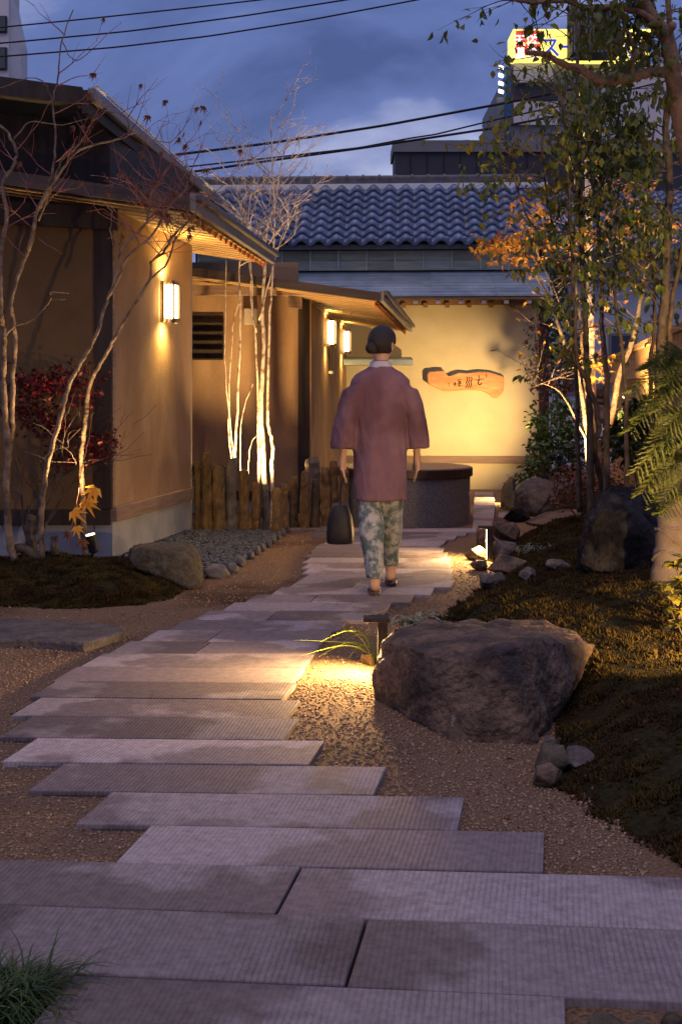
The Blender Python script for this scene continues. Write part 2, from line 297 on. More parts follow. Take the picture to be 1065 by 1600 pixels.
# slab stone: combed ribs, pale and damp patches
def slab_mat():
    m = bpy.data.materials.new('slab'); m.use_nodes = True; t = m.node_tree; b = t.nodes['Principled BSDF']; N = t.nodes.new; L = t.links.new
    geo = N('ShaderNodeNewGeometry'); oi = N('ShaderNodeObjectInfo')
    n = N('ShaderNodeTexNoise'); n.inputs['Scale'].default_value = 34; n.inputs['Detail'].default_value = 12; n.inputs['Roughness'].default_value = .7; L(geo.outputs['Position'], n.inputs['Vector'])
    r = N('ShaderNodeValToRGB'); r.color_ramp.elements[0].position = .3; r.color_ramp.elements[1].position = .72
    r.color_ramp.elements[0].color = (.225,.192,.195,1); r.color_ramp.elements[1].color = (.405,.355,.36,1); L(n.outputs[0], r.inputs[0])
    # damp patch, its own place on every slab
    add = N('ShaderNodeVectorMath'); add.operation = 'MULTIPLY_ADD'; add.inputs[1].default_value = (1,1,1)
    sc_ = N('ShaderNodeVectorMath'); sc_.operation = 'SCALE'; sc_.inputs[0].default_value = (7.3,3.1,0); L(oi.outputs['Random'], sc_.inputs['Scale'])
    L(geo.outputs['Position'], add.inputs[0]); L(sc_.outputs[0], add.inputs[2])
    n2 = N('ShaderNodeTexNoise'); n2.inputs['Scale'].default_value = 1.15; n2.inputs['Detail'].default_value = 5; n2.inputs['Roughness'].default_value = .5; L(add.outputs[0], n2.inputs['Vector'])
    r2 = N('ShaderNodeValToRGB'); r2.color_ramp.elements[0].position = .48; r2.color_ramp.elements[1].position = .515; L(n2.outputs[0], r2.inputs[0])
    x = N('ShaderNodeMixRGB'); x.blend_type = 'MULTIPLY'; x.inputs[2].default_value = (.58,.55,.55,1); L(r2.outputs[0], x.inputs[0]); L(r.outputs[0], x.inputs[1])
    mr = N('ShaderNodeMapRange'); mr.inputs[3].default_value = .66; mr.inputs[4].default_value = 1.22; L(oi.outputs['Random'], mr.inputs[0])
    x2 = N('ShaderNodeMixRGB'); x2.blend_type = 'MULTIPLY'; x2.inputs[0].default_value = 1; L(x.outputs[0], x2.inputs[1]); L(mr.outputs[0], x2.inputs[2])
    # combed grooves
    rot = N('ShaderNodeVectorRotate'); rot.rotation_type = 'Z_AXIS'; mra = N('ShaderNodeMapRange'); mra.inputs[3].default_value = math.radians(6); mra.inputs[4].default_value = math.radians(12)
    L(oi.outputs['Random'], mra.inputs[0]); L(mra.outputs[0], rot.inputs['Angle']); L(geo.outputs['Position'], rot.inputs['Vector'])
    wv = N('ShaderNodeTexWave'); wv.inputs['Scale'].default_value = 22; wv.inputs['Distortion'].default_value = 1.6; wv.inputs['Detail'].default_value = 2; wv.inputs['Detail Scale'].default_value = 2; L(rot.outputs[0], wv.inputs['Vector'])
    mrw = N('ShaderNodeMapRange'); mrw.inputs[1].default_value = 0; mrw.inputs[2].default_value = .45; mrw.inputs[4].default_value = 1.0; L(wv.outputs['Fac'], mrw.inputs[0])
    nw = N('ShaderNodeTexNoise'); nw.inputs['Scale'].default_value = 3.2; nw.inputs['Detail'].default_value = 3; L(add.outputs[0], nw.inputs['Vector'])
    mw = N('ShaderNodeMapRange'); mw.inputs[1].default_value = .35; mw.inputs[2].default_value = .65; mw.inputs[3].default_value = .42; mw.inputs[4].default_value = .88; L(nw.outputs[0], mw.inputs[0]); L(mw.outputs[0], mrw.inputs[3])
    x3 = N('ShaderNodeMixRGB'); x3.blend_type = 'MULTIPLY'; x3.inputs[0].default_value = .5; L(x2.outputs[0], x3.inputs[1]); L(mrw.outputs[0], x3.inputs[2])
    L(x3.outputs[0], b.inputs['Base Color'])
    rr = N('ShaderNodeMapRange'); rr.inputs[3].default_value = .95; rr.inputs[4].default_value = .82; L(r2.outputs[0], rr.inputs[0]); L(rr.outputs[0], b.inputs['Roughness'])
    bp = N('ShaderNodeBump'); bp.inputs['Strength'].default_value = .45; bp.inputs['Distance'].default_value = .003; L(wv.outputs['Fac'], bp.inputs['Height'])
    bp2 = N('ShaderNodeBump'); bp2.inputs['Strength'].default_value = .4; bp2.inputs['Distance'].default_value = .004; L(n.outputs[0], bp2.inputs['Height']); L(bp.outputs[0], bp2.inputs['Normal'])
    L(bp2.outputs[0], b.inputs['Normal']); b.inputs['Specular IOR Level'].default_value = .12
    return m
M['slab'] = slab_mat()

def light(kind, name, loc, energy, color, parent=None, target=None, size=.05, spot=60, blend=.6, sy=None):
    ld = bpy.data.lights.new(name, kind); ld.energy = energy; ld.color = color
    if kind == 'SPOT': ld.spot_size = math.radians(spot); ld.spot_blend = blend; ld.shadow_soft_size = size
    elif kind == 'POINT': ld.shadow_soft_size = size
    elif kind == 'AREA':
        ld.shape = 'RECTANGLE'; ld.size = size; ld.size_y = sy or size
    o = bpy.data.objects.new(name, ld); C.objects.link(o); o.location = loc
    if target is not None: o.rotation_euler = (Vector(target)-Vector(loc)).to_track_quat('-Z', 'Y').to_euler()
    if parent is not None: o.parent = parent; o.matrix_parent_inverse = mworld(parent).inverted()
    return o

# ------------------------------------------------------------------ ground
ys = list(np.arange(-4, 12, .5))+list(np.arange(12, 19, .5))+[22, 30, 60, 150, 400]
xs = [-300, -60, -20]+list(np.arange(-8, 8.1, .5))+[20, 60, 300]
mb = MB()
mb.v = [(x, y, gz(y)) for y in ys for x in xs]; nx = len(xs)
mb.f = [(j*nx+i, j*nx+i+1, (j+1)*nx+i+1, (j+1)*nx+i) for j in range(len(ys)-1) for i in range(nx-1)]
tag(mb.build('ground', M['sand'], smooth=True), kind='structure')

# ---- garden path of combed slabs, traced row by row: front edge left / right in photo pixels
ROWS = [(178,850),(117,715),(42,585),(2,483),(-3,442),(15,446),(45,441),(80,456),(125,472),(170,488),(218,505),(262,530),(303,572),(345,602),(382,640),(423,672),(452,704),(469,704),(469,703),(470,702),(472,699),(476,695),(482,690),(490,686),(505,694),(520,710),(535,727),(545,744)]
SL = -.05; LEAN = .17; STEP = .293; D0 = 3.183
def edge_pt(px, k):
    # point on the front edge line of row k under photo column px
    d0 = D0+STEP*k; sl = SL*max(.2, 1-k/22); a = (px-CX)/F
    d = d0/(1-sl*a); return (a*d, d)
pathbed = MB()
for k in range(len(ROWS)):
    a = edge_pt(ROWS[k][0]+25, k); b = edge_pt(ROWS[k][1]-25, k); c = edge_pt(ROWS[k][1]-25, k+1); d = edge_pt(ROWS[k][0]+25, k+1)
    pathbed.add([(a[0],a[1],.006),(b[0],b[1],.006),(b[0]+LEAN*STEP,c[1],.006),(a[0]+LEAN*STEP,d[1],.006)], [(0,1,2,3)])
path = tag(pathbed.build('path', M['bedding']), kind='structure')
def slab(quad, top=.022, bot=-.02, g=.003):
    cx_ = sum(p[0] for p in quad)/4; cy_ = sum(p[1] for p in quad)/4
    q = []
    for p in quad:
        dx, dy = p[0]-cx_, p[1]-cy_; q.append((dx*(1-g/max(abs(dx),.05)), dy*(1-g/max(abs(dy),.05))))
    t = R.uniform(-.0025, .0025); z = gz(cy_)
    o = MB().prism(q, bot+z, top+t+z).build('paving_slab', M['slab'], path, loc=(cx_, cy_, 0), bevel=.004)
    o.rotation_euler = (R.uniform(-.003,.003), R.uniform(-.002,.002), 0); return o
for k, (l, r) in enumerate(ROWS):
    a = edge_pt(l, k); b = edge_pt(r, k); d1 = D0+STEP*(k+1)
    sl = SL*max(.2, 1-(k+1)/22)
    def back(p):
        x = p[0]+LEAN*STEP; return (x, d1+sl*x)
    cuts = []
    if k in (10, 12, 14, 17, 19, 22, 25): cuts = [R.uniform(.35, .65)]
    if k in (9, 16): cuts = [R.uniform(.3, .45)]
    fr = [0]+cuts+[1]
    for i in range(len(fr)-1):
        p = (lerp(a[0],b[0],fr[i]), lerp(a[1],b[1],fr[i])); q = (lerp(a[0],b[0],fr[i+1]), lerp(a[1],b[1],fr[i+1]))
        slab([p, q, back(q), back(p)])
# wide cross rows in front
FR = {0:(D0,-.066), -1:(2.879,-.086), -2:(2.541,-.094), -3:(2.245,-.10), -4:(1.95,-.10)}
def frow(k, cuts):
    (d0, s0), (d1, s1) = FR[k], FR[k+1]
    for i in range(len(cuts)-1):
        x0, x1 = cuts[i], cuts[i+1]
        slab([(x, dd+s*x) for (x, dd, s) in ((x0,d0,s0),(x1,d0,s0),(x1+LEAN*.3,d1,s1),(x0+LEAN*.3,d1,s1))])
def xat(px, k): return (px-CX)/F*FR[k][0]
frow(-1, [xat(430,-1)-2.2, xat(430,-1)-1.05, xat(430,-1), xat(430,-1)+1.2, xat(430,-1)+2.3])
frow(-2, [xat(540,-2)-2.0, xat(540,-2)-.98, xat(540,-2), xat(540,-2)+1.1, xat(540,-2)+2.2])
frow(-3, [xat(5,-3), xat(880,-3)])
frow(-4, [xat(-60,-4), xat(640,-4), xat(1500,-4)])
# slabs by the stone stakes and past the counter
for q in ([(450,831),(520,831),(522,826),(455,826)], [(488,843),(545,843),(545,834),(490,834)]):
    slab([tuple(G(*p)[:2]) for p in q], top=.02)
def gpt(px, py):   # pixel on the falling ground beyond the counter
    p = G(px, py)
    for _ in range(6): p = G(px, py, gz(p.y)+.02)
    return (p.x, p.y)
for q in ([(737,828),(767,828),(774,797),(739,797)], [(739,795),(774,795),(772,782),(740,782)], [(740,780),(772,780),(770,770),(741,770)], [(777,809),(800,809),(806,803),(778,803)]):
    slab([gpt(*p) for p in q], top=.03)

# loose gravel on the sand (uncountable)
oct_v = np.array([(1,0,0),(-1,0,0),(0,1,0),(0,-1,0),(0,0,1),(0,0,-1)], float)
oct_f = np.array([(0,2,4),(2,1,4),(1,3,4),(3,0,4),(2,0,5),(1,2,5),(3,1,5),(0,3,5)])
def inpoly(x, y, poly):
    res = np.zeros(len(x), bool); n = len(poly)
    for i in range(n):
        x1,y1 = poly[i][:2]; x2,y2 = poly[(i+1)%n][:2]
        c = ((y1 > y) != (y2 > y)) & (x < (x2-x1)*(y-y1)/(y2-y1+1e-12)+x1); res ^= c
    return res
def gravel_field(n, d0, d1, pxl, pxr, s0, s1, pw=1.0):
    u = RN.uniform(0, 1, n)**pw; d = d0+(d1-d0)*u; px = RN.uniform(pxl, pxr, n)
    x = (px-CX)*d/F; s = RN.uniform(s0, s1, n)*(RN.uniform(0,1,n)**2*1.3+.5)
    return x, d, s
X, D, S = [], [], []
for a in ((24000,2.9,5.4,380,1010,.0026,.0056,1),(9000,5.0,9.8,470,820,.0034,.006,1),(12000,3.1,6.5,-30,300,.0024,.005,1),(10000,6.0,12,-20,560,.0035,.0065,1),(1500,12,18,700,900,.004,.007,1)):
    x, d, s = gravel_field(*a); X.append(x); D.append(d); S.append(s)
X = np.concatenate(X); D = np.concatenate(D); S = np.concatenate(S); n = len(X)
Z = np.array([gz(v) for v in D])
v, f = scatter(oct_v, oct_f, np.stack([X,D,Z+S*.25],1), rotmats(n, None, RN.uniform(-.5,.5,n), RN.uniform(-.5,.5,n)), np.stack([S*RN.uniform(.8,1.4,n),S,S*.7],1))
tag(link('loose_gravel', npmesh('loose_gravel', v, f), M['gravel']), 'pale tan loose gravel strewn over the sand beside the path', 'gravel', kind='stuff')

# ------------------------------------------------------------------ mounds with moss
def polydist(x, y, poly):
    d = np.full(len(x), 1e9); n = len(poly)
    for i in range(n):
        ax,ay = poly[i][:2]; bx,by = poly[(i+1)%n][:2]; ex,ey = bx-ax, by-ay
        t = np.clip(((x-ax)*ex+(y-ay)*ey)/(ex*ex+ey*ey+1e-12), 0, 1)
        d = np.minimum(d, np.hypot(x-ax-t*ex, y-ay-t*ey))
    return d
def sst(t): t = np.clip(t, 0, 1); return t*t*(3-2*t)
RM = [G(*p)[:2] for p in ((1130,1385),(1060,1352),(990,1312),(915,1262),(868,1225),(862,1180),(872,1135),(860,1090),(760,1040),(680,990),(662,978),(690,965),(745,928),(775,900),(772,880),(800,850),(835,830),(850,812))]+[(2.02,12.5),(2.3,14.2),(2.75,16),(3.2,18.4),(6,18.4),(6,3),(2.2,3)]
LM = [G(*p)[:2] for p in ((-160,935),(0,946),(80,951),(150,950),(215,945),(255,938),(285,925),(300,905),(300,880))]+[(-1.66,9.15),(-3.6,9.15),(-3.6,8.2)]
def hR(x, y):
    x = np.atleast_1d(np.asarray(x,float)); y = np.atleast_1d(np.asarray(y,float))
    d = polydist(x,y,RM); h = .10*sst(d/.30)+.20*sst(d/1.3)
    h += .025*np.sin(x*5.1+y*3.3)*sst(d/.4)*.6; return np.where(inpoly(x,y,RM), h, 0)
def hL(x, y):
    x = np.atleast_1d(np.asarray(x,float)); y = np.atleast_1d(np.asarray(y,float))
    d = polydist(x,y,LM); h = .05*sst(d/.25)+.055*sst(d/.7)+.02*np.sin(x*7+y*4)*sst(d/.3); return np.where(inpoly(x,y,LM), h, 0)
def mound(name, poly, hf, step, label, n, size, dmax):
    P0 = np.array(poly); lo = P0.min(0); hi = P0.max(0)
    gx = np.arange(lo[0]-.1, hi[0]+.2, step); gy = np.arange(lo[1]-.1, hi[1]+.2, step)
    XX, YY = np.meshgrid(gx, gy); H = hf(XX.ravel(), YY.ravel()).reshape(XX.shape); g = np.array([gz(v) for v in gy])[:,None]
    V = np.stack([XX, YY, np.where(H > 0, H+.004, -.08)+g], -1).reshape(-1,3); a, b = XX.shape
    idx = np.arange(a*b).reshape(a,b); Fq = np.stack([idx[:-1,:-1],idx[:-1,1:],idx[1:,1:],idx[1:,:-1]],-1).reshape(-1,4)
    keep = (H.ravel()[Fq] > 0).any(1); o = link(name, npmesh(name, V, Fq[keep]), M['moss_base'], smooth=True); tag(o, kind='structure')
    # tufts: three tiny leaflets each
    tv = []; tf = []
    for k in range(4):
        a_ = k*2*math.pi/4+.4; c, s = math.cos(a_), math.sin(a_); i = len(tv)
        tv += [(-s*.28,c*.28,0),(s*.28,-c*.28,0),(c*.75,s*.75,1.0)]; tf.append((i,i+1,i+2))
    dd = lo[1]-.1+(min(hi[1],dmax)-lo[1])*RN.uniform(0,1,n)**1.35; xx = RN.uniform(lo[0]-.15,hi[0],n)
    pd = polydist(xx, dd, poly); ins = inpoly(xx, dd, poly); fray = RN.uniform(0,1,n)**3*.16+.05*np.sin(xx*23)*np.sin(dd*17)
    ok = (np.abs(xx/dd) < .34) & (ins | (pd < fray*.22)); xx = xx[ok]; dd = dd[ok]; h = hf(xx,dd)
    cl = np.array([noise.noise(Vector((a*9, b*9, 1.7))) for a, b in zip(xx, dd)]); s = size*RN.uniform(.5,1.5,len(xx))*(.7+dd/12)*np.clip(1+cl*1.1, .35, 2.2)
    v, f = scatter(tv, tf, np.stack([xx,dd,h+np.array([gz(q) for q in dd])],1), rotmats(len(xx), None, RN.uniform(-.6,.6,len(xx)), RN.uniform(-.6,.6,len(xx))), s)
    tag(link('moss', npmesh('moss', v, f), M['moss']), label, 'moss', kind='stuff')
mound('mound_right', RM, hR, .06, 'dark olive and russet moss carpet round the boulders', 280000, .0125, 12.5)
mound('mound_left', LM, hL, .05, 'dark green moss cushion under the bare maples by the house', 70000, .013, 9.2)
def zr(x, y): return float(hR(x,y)[0])+gz(y)
def zl(x, y): return float(hL(x,y)[0])+gz(y)

# ------------------------------------------------------------------ grey pebble bed beside the house
BED = [G(*p)[:2] for p in ((170,858),(298,834),(440,834),(428,848),(405,862),(380,880),(350,896),(318,906),(312,885),(200,880))]
ico = bmesh.new(); bmesh.ops.create_icosphere(ico, subdivisions=1, radius=1); ico.verts.ensure_lookup_table()
ico_v = np.array([v.co for v in ico.verts]); ico_f = np.array([[v.index for v in f.verts] for f in ico.faces]); ico.free()
lo = np.array(BED).min(0); hi = np.array(BED).max(0); n = 14000
x = RN.uniform(lo[0],hi[0],n); y = RN.uniform(lo[1],hi[1],n); ok = inpoly(x,y,BED); x = x[ok]; y = y[ok]; n = len(x)
s = RN.uniform(.008,.019,n)
v, f = scatter(ico_v, ico_f, np.stack([x,y,.018+RN.uniform(0,.02,n)],1), rotmats(n,None,RN.uniform(-.4,.4,n),RN.uniform(-.4,.4,n)), np.stack([s*1.3,s,s*.6],1))
tag(link('grey_pebbles', npmesh('grey_pebbles', v, f), M['pebble_grey'], smooth=True), 'bed of blue grey pebbles between the house footing and stone stakes', 'pebbles', kind='stuff')

# ------------------------------------------------------------------ left house
def quadwall(a, b, z0, z1, t, inward):      # wall slab between plan points a, b, thickness t along inward
    a = Vector((a[0],a[1])); b = Vector((b[0],b[1])); i = Vector(inward)*t
    return MB().prism([a, b, b+i, a+i], z0, z1)
house = thing('house', 'tan plastered house with wide sloping eaves and one wall lantern', 'house', (-1.9, 9.4, 0))
N0 = Vector((PX(176,9.2), 9.2)); N1 = Vector((PX(298,11.2), 11.2)); DIR = (N1-N0).normalized(); OUT = Vector((DIR.y, -DIR.x))
# receding wall with lantern
quadwall(N0+OUT*0, N1, .42, 2.75, .12, -OUT).build('wall', M['plaster'], house)
quadwall(N0-Vector((0,.0)), N1, -.1, .305, .14, -OUT).build('foundation', M['concrete'], house)
quadwall(N0+OUT*.035, N1+OUT*.035+DIR*.03, .307, .418, .15, -OUT).build('sill_board', M['wood_sill'], house, bevel=.006)
quadwall(N1+DIR*.002, N1+DIR*.05, .0, 2.70, .14, -OUT).build('corner_board', M['gutter'], house)
quadwall(N0+OUT*.004, N0+OUT*.004+DIR*.05, .42, 2.70, .03, -OUT).build('trim_strip', M['wood_sill'], house)
# front wall, with the shade of the eaves put into its plaster colour
WY = 9.22
MB().box(-4.2, N0.x-.13, WY, WY+.14, .30, 2.72).build('front_wall', M['plaster_shaded'], house)
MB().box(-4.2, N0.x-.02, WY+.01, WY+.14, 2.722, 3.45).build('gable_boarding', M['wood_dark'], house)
MB().box(-4.2, N0.x-.02, WY+.02, WY+.15, -.1, .28).build('front_foundation', M['concrete'], house)
MB().box(-4.2, N0.x-.012, WY-.03, WY+.12, .282, .40).build('front_sill', M['wood_dark'], house, bevel=.006)
MB().box(N0.x-.13, N0.x-.004, WY-.035, WY+.10, .402, 2.72).build('post', M['wood_dark'], house, bevel=.006)
MB().box(N0.x-.9, N0.x-.02, WY+1.9, WY+2.0, 0, 2.7).build('end_wall', M['plaster_shaded'], house)
# low canopy: slope .14 falling to the right
def canopy(prefix, house, E0, E1, zE, slope, xl, th, nb, mats, zdrop=0, tips=14, x_stop=None):
    # eave line E0 (near) -> E1 (far) in plan; roof rises to the left until x = xl
    def pt(e, x, dz): return (x, e.y, zE+(e.x-x)*slope+dz)
    rf = MB().hexa([pt(E0,xl,0),pt(E0,E0.x,0),pt(E1,E1.x,0),pt(E1,xl,0)], [pt(E0,xl,th),pt(E0,E0.x,th),pt(E1,E1.x,th),pt(E1,xl,th)]).build(prefix+'roof', M['roof_metal'], house)
    # fascia band over the near end
    MB().hexa([pt(E0+Vector((0,-.035)),xl,-.02),pt(E0+Vector((0,-.035)),E0.x+.01,-.02),pt(E0+Vector((0,-.002)),E0.x+.01,-.02),pt(E0+Vector((0,-.002)),xl,-.02)],
              [pt(E0+Vector((0,-.035)),xl,th+.008),pt(E0+Vector((0,-.035)),E0.x+.01,th+.008),pt(E0+Vector((0,-.002)),E0.x+.01,th+.008),pt(E0+Vector((0,-.002)),xl,th+.008)]).build('fascia', M['fascia'], rf)
    a = Vector((E0.x+.03, E0.y-.03, zE+th*.5)); b = Vector((E1.x+.03, E1.y, zE+th*.5))
    MB().beam(a, b, .045, th+.05).build('eave_edge', M['gutter'], rf, bevel=.005)
    MB().beam(a+Vector((.04,0,.035)), b+Vector((.04,0,.035)), .05, .05).build('gutter', M['roof_metal'], rf, bevel=.01)
    # lining boards, then battens running with the slope
    L = (E1-E0).length
    for i in range(nb):
        t = (i+.5)/nb; e = E0.lerp(E1, t); x1 = e.x-.03
        MB().beam(pt(e,xl if x_stop is None else x_stop(e.y),-.018), pt(e,x1,-.018), .028, .034).build('batten', M['soffit'], rf)
    for i in range(tips):
        t = (i+.6)/tips; e = E0.lerp(E1, t)
        MB().add([(e.x-.06,e.y-.05,zE-.012),(e.x-.02,e.y,zE-.012),(e.x-.10,e.y+.01,zE-.012),(e.x-.05,e.y-.02,zE-.075)],[(2,1,0),(0,1,3),(1,2,3),(2,0,3)]).build('rafter_tip', M['tip'], rf)
    return rf
E0 = Vector((PX(295,8.7), 8.7)); E1 = Vector((PX(422,12.16), 12.16))
lining = MB()
canopy('lower_', house, E0, E1, 2.60, .14, -3.6, .07, 17, None, tips=17, x_stop=lambda y: min(-1.2, N0.x+(y-N0.y)*.1715-.05) if y > 9.3 else -3.0)
# boarded lining of the soffit lit by the lantern
def lin(y0, y1, x0, m, nm):
    def ex(y): return E0.x+(E1.x-E0.x)*(y-E0.y)/(E1.y-E0.y)-.03
    def zz_(x, y): return 2.575+(ex(y)-x)*.14
    MB().hexa([(x0,y0,zz_(x0,y0)),(ex(y0),y0,2.575),(ex(y1),y1,2.575),(x0,y1,zz_(x0,y1))],[(x0,y0,zz_(x0,y0)+.023),(ex(y0),y0,2.598),(ex(y1),y1,2.598),(x0,y1,zz_(x0,y1)+.023)]).build(nm, m, house)
lin(8.75, 9.16, -3.55, M['wood_dark'], 'shaded_lining'); lin(9.162, 12.1, -2.6, M['soffit'], 'soffit_lining')  # front strip in dark wood: unlit soffit's shade put into the colour
MB().hexa([(-3.5,9.12,2.60),(N0.x+.05,9.12,2.50),(N0.x+.05,9.17,2.50),(-3.5,9.17,2.60)],[(-3.5,9.12,2.80),(N0.x+.05,9.12,2.655),(N0.x+.05,9.17,2.655),(-3.5,9.17,2.80)]).build('head_beam', M['wood_dark'], house)
# upper roof
U0 = Vector((PX(128,8.5), 8.5)); U1 = Vector((U0.x+.088*5.1, 13.6)); UZ = 3.32
ur = MB().hexa([(-4.4,8.5,UZ+.30),(U0.x,8.5,UZ-.02),(U1.x,13.6,UZ-.02),(-4.4,13.6,UZ+.30)],[(-4.4,8.5,UZ+.40),(U0.x,8.5,UZ+.06),(U1.x,13.6,UZ+.06),(-4.4,13.6,UZ+.40)]).build('upper_roof', M['roof_metal'], house)
MB().hexa([(-4.4,8.46,UZ+.27),(U0.x+.01,8.46,UZ-.04),(U0.x+.01,8.497,UZ-.04),(-4.4,8.497,UZ+.27)],[(-4.4,8.46,UZ+.42),(U0.x+.01,8.46,UZ+.08),(U0.x+.01,8.497,UZ+.08),(-4.4,8.497,UZ+.42)]).build('verge_board', M['wood_dark'], ur)
MB().beam((U0.x+.03,8.46,UZ-.02),(U1.x+.03,13.6,UZ-.02),.04,.16).build('fascia', M['wood_dark'], ur)
MB().beam((U0.x+.075,8.44,UZ+.03),(U1.x+.075,13.6,UZ+.03),.05,.09).build('gutter', M['gutter'], ur, bevel=.012)
MB().beam((U0.x+.11,8.43,UZ+.085),(U1.x+.11,13.6,UZ+.085),.012,.018).build('gutter_lip', M['strip_white'], ur)
for i in range(7):   # standing seams
    y = 8.6+i*.78; MB().beam((-4.4,y,UZ+.415),(U0.x+.088*(y-8.5),y,UZ+.075),.03,.03).build('seam', M['roof_metal'], ur)
quadwall(N0-OUT*.02, N1-OUT*.02, 2.752, 3.30, .12, -OUT).build('upper_wall', M['wood_dark'], house)

# ------------------------------------------------------------------ entrance wing behind
wing = thing('entrance_wing', 'recessed entrance wing with two wall lanterns under a low eave', 'building', (-.9, 14, 0))
WC = 13.6; K = .087
C0 = Vector((PX(484,13.6), 13.6)); C1 = Vector((C0.x+K*4.9, 18.5)); D2 = (C1-C0).normalized(); O2 = Vector((D2.y,-D2.x))
MB().box(-2.6, C0.x-.13, WC, WC+.14, .2, 2.75).build('front_wall', M['plaster'], wing)
MB().box(-2.6, C0.x-.02, WC-.04, WC+.13, .10, .195).build('base_board', M['wood_dark'], wing)
MB().box(-2.6, C0.x-.03, WC+.0, WC+.13, -.3, .098).build('foundation', M['concrete'], wing)
MB().box(C0.x-.13, C0.x-.004, WC-.035, WC+.12, -.1, 2.5).build('post', M['wood_dark'], wing, bevel=.005)
quadwall(C0, C1, -.3, 2.42, .12, -O2).build('side_wall', M['plaster'], wing)
quadwall(C0+O2*.012, C0+O2*.012+D2*.04, .0, 2.35, .02, -O2).build('trim_strip', M['fence'], wing)
quadwall(C0+O2*.02+Vector((0,.05)), C1+O2*.02, 2.30, 2.345, .03, -O2).build('wall_plate', M['soffit'], wing)
F0 = Vector((PX(592,12.5), 12.5)); F1 = Vector((PX(638,18.3), 18.3))
canopy('eave_', wing, F0, F1, 2.25, .134, -2.4, .06, 20, None, tips=24, x_stop=lambda y: min(-.3, C0.x+(y-C0.y)*K) if y > 13.6 else -1.8)
MB().hexa([(-2.4,12.54,2.228+(F0.x+2.4)*.134),(F0.x-.03,12.54,2.228),(F1.x-.03,18.25,2.228),(-2.4,18.25,2.228+(F1.x+2.4)*.134)],[(-2.4,12.54,2.248+(F0.x+2.4)*.134),(F0.x-.03,12.54,2.248),(F1.x-.03,18.25,2.248),(-2.4,18.25,2.248+(F1.x+2.4)*.134)]).build('soffit_lining', M['soffit'], wing)
# carrying beam with its end block, louvred opening, grey box, slot window
MB().box(-1.7, C0.x+.06, 12.9, 13.0, 2.33, 2.43).build('beam', M['wood_sill'], wing)
a = P(467,475,13.5); MB().box(a.x-.11, a.x+.04, 13.30, 13.595, PZ(482,13.5), PZ(460,13.5)).build('beam_end', M['wood_sill'], wing, bevel=.006)
lv = MB().box(PX(300,13.6), PX(350,13.6), 13.57, 13.596, PZ(562,13.6), PZ(492,13.6)).build('louvre', M['wood_dark'], wing)
for i in range(5):
    z = PZ(500+i*14,13.6); MB().hexa([(PX(300,13.6),13.50,z-.05),(PX(349,13.6),13.50,z-.05),(PX(349,13.6),13.565,z),(PX(300,13.6),13.565,z)],[(PX(300,13.6),13.50,z-.035),(PX(349,13.6),13.50,z-.035),(PX(349,13.6),13.565,z+.015),(PX(300,13.6),13.565,z+.015)]).build('slat', M['wood_dark'], lv)
MB().box(PX(381,13.5), PX(402,13.5), 13.48, 13.597, PZ(507,13.5), PZ(482,13.5)).build('vent_box', M['box_grey'], wing, bevel=.008)
def on_side(t): q = C0.lerp(C1, t); return q
q = on_side(.44); 
quadwall(q+O2*.012, q+O2*.012+D2*.16, PZ(580,15.9), PZ(528,15.9), .02, -O2).build('slot_window', M['wood_dark'], wing)
quadwall(q+O2*.05-D2*.02, q+O2*.05+D2*.18, PZ(583,15.9)-.01, PZ(580,15.9)-.002, .05, -O2).build('window_sill', M['strip_white'], wing)
# little shelf roof at the far end
MB().hexa([(C1.x-.05,18.0,PZ(570,18)),(PX(645,18),18.0,PZ(570,18)),(PX(645,18),18.55,PZ(570,18)),(C1.x-.05,18.55,PZ(570,18))],[(C1.x-.05,18.0,PZ(562,18)),(PX(645,18),18.0,PZ(562,18)),(PX(645,18),18.55,PZ(556,18)),(C1.x-.05,18.55,PZ(556,18))]).build('shelf_roof', M['copper'], wing)

# ------------------------------------------------------------------ tiled gatehouse across the end of the path
FD = 18.7; TH = math.radians(3.0)
gate = thing('tiled_house', 'cream walled house with blue grey pantile roof across the path end', 'house', (PX(690,FD), FD, gz(FD)))
gate.rotation_euler = (0,0,-TH)
gm = Matrix.Translation((PX(690,FD), FD, 0)) @ Matrix.Rotation(-TH, 4, 'Z')
class GB(MB):
    def build(s, name, m, parent=None, **k):
        s.v = [tuple(gm @ Vector(v)) for v in s.v]; return MB.build(s, name, m, parent, **k)
def LX(px, d=FD): return PX(px, d)-PX(690, FD)       # local x under a pixel column
XL, XR = LX(300), LX(840)
def zz(py, d=FD): return PZ(py, d)
wall = GB().box(XL, XR, 0, .16, zz(723), 2.95).build('wall', M['cream'], gate)
GB().box(XL, XR-.02, .02, .16, -.3, zz(724)).build('base_wall', M['cream'], gate)
GB().box(XL, XR, -.04, .0-.002, zz(723), zz(712)).build('sill_beam', M['wood_sill'], gate)
GB().box(XR+.002, XR+.15, -.03, .16, -.3, 2.75).build('corner_post', M['wood_dark'], gate)
GB().box(XL, XR+.05, -.06, -.002, zz(477), zz(464)).build('wall_beam', M['rafter'], gate)
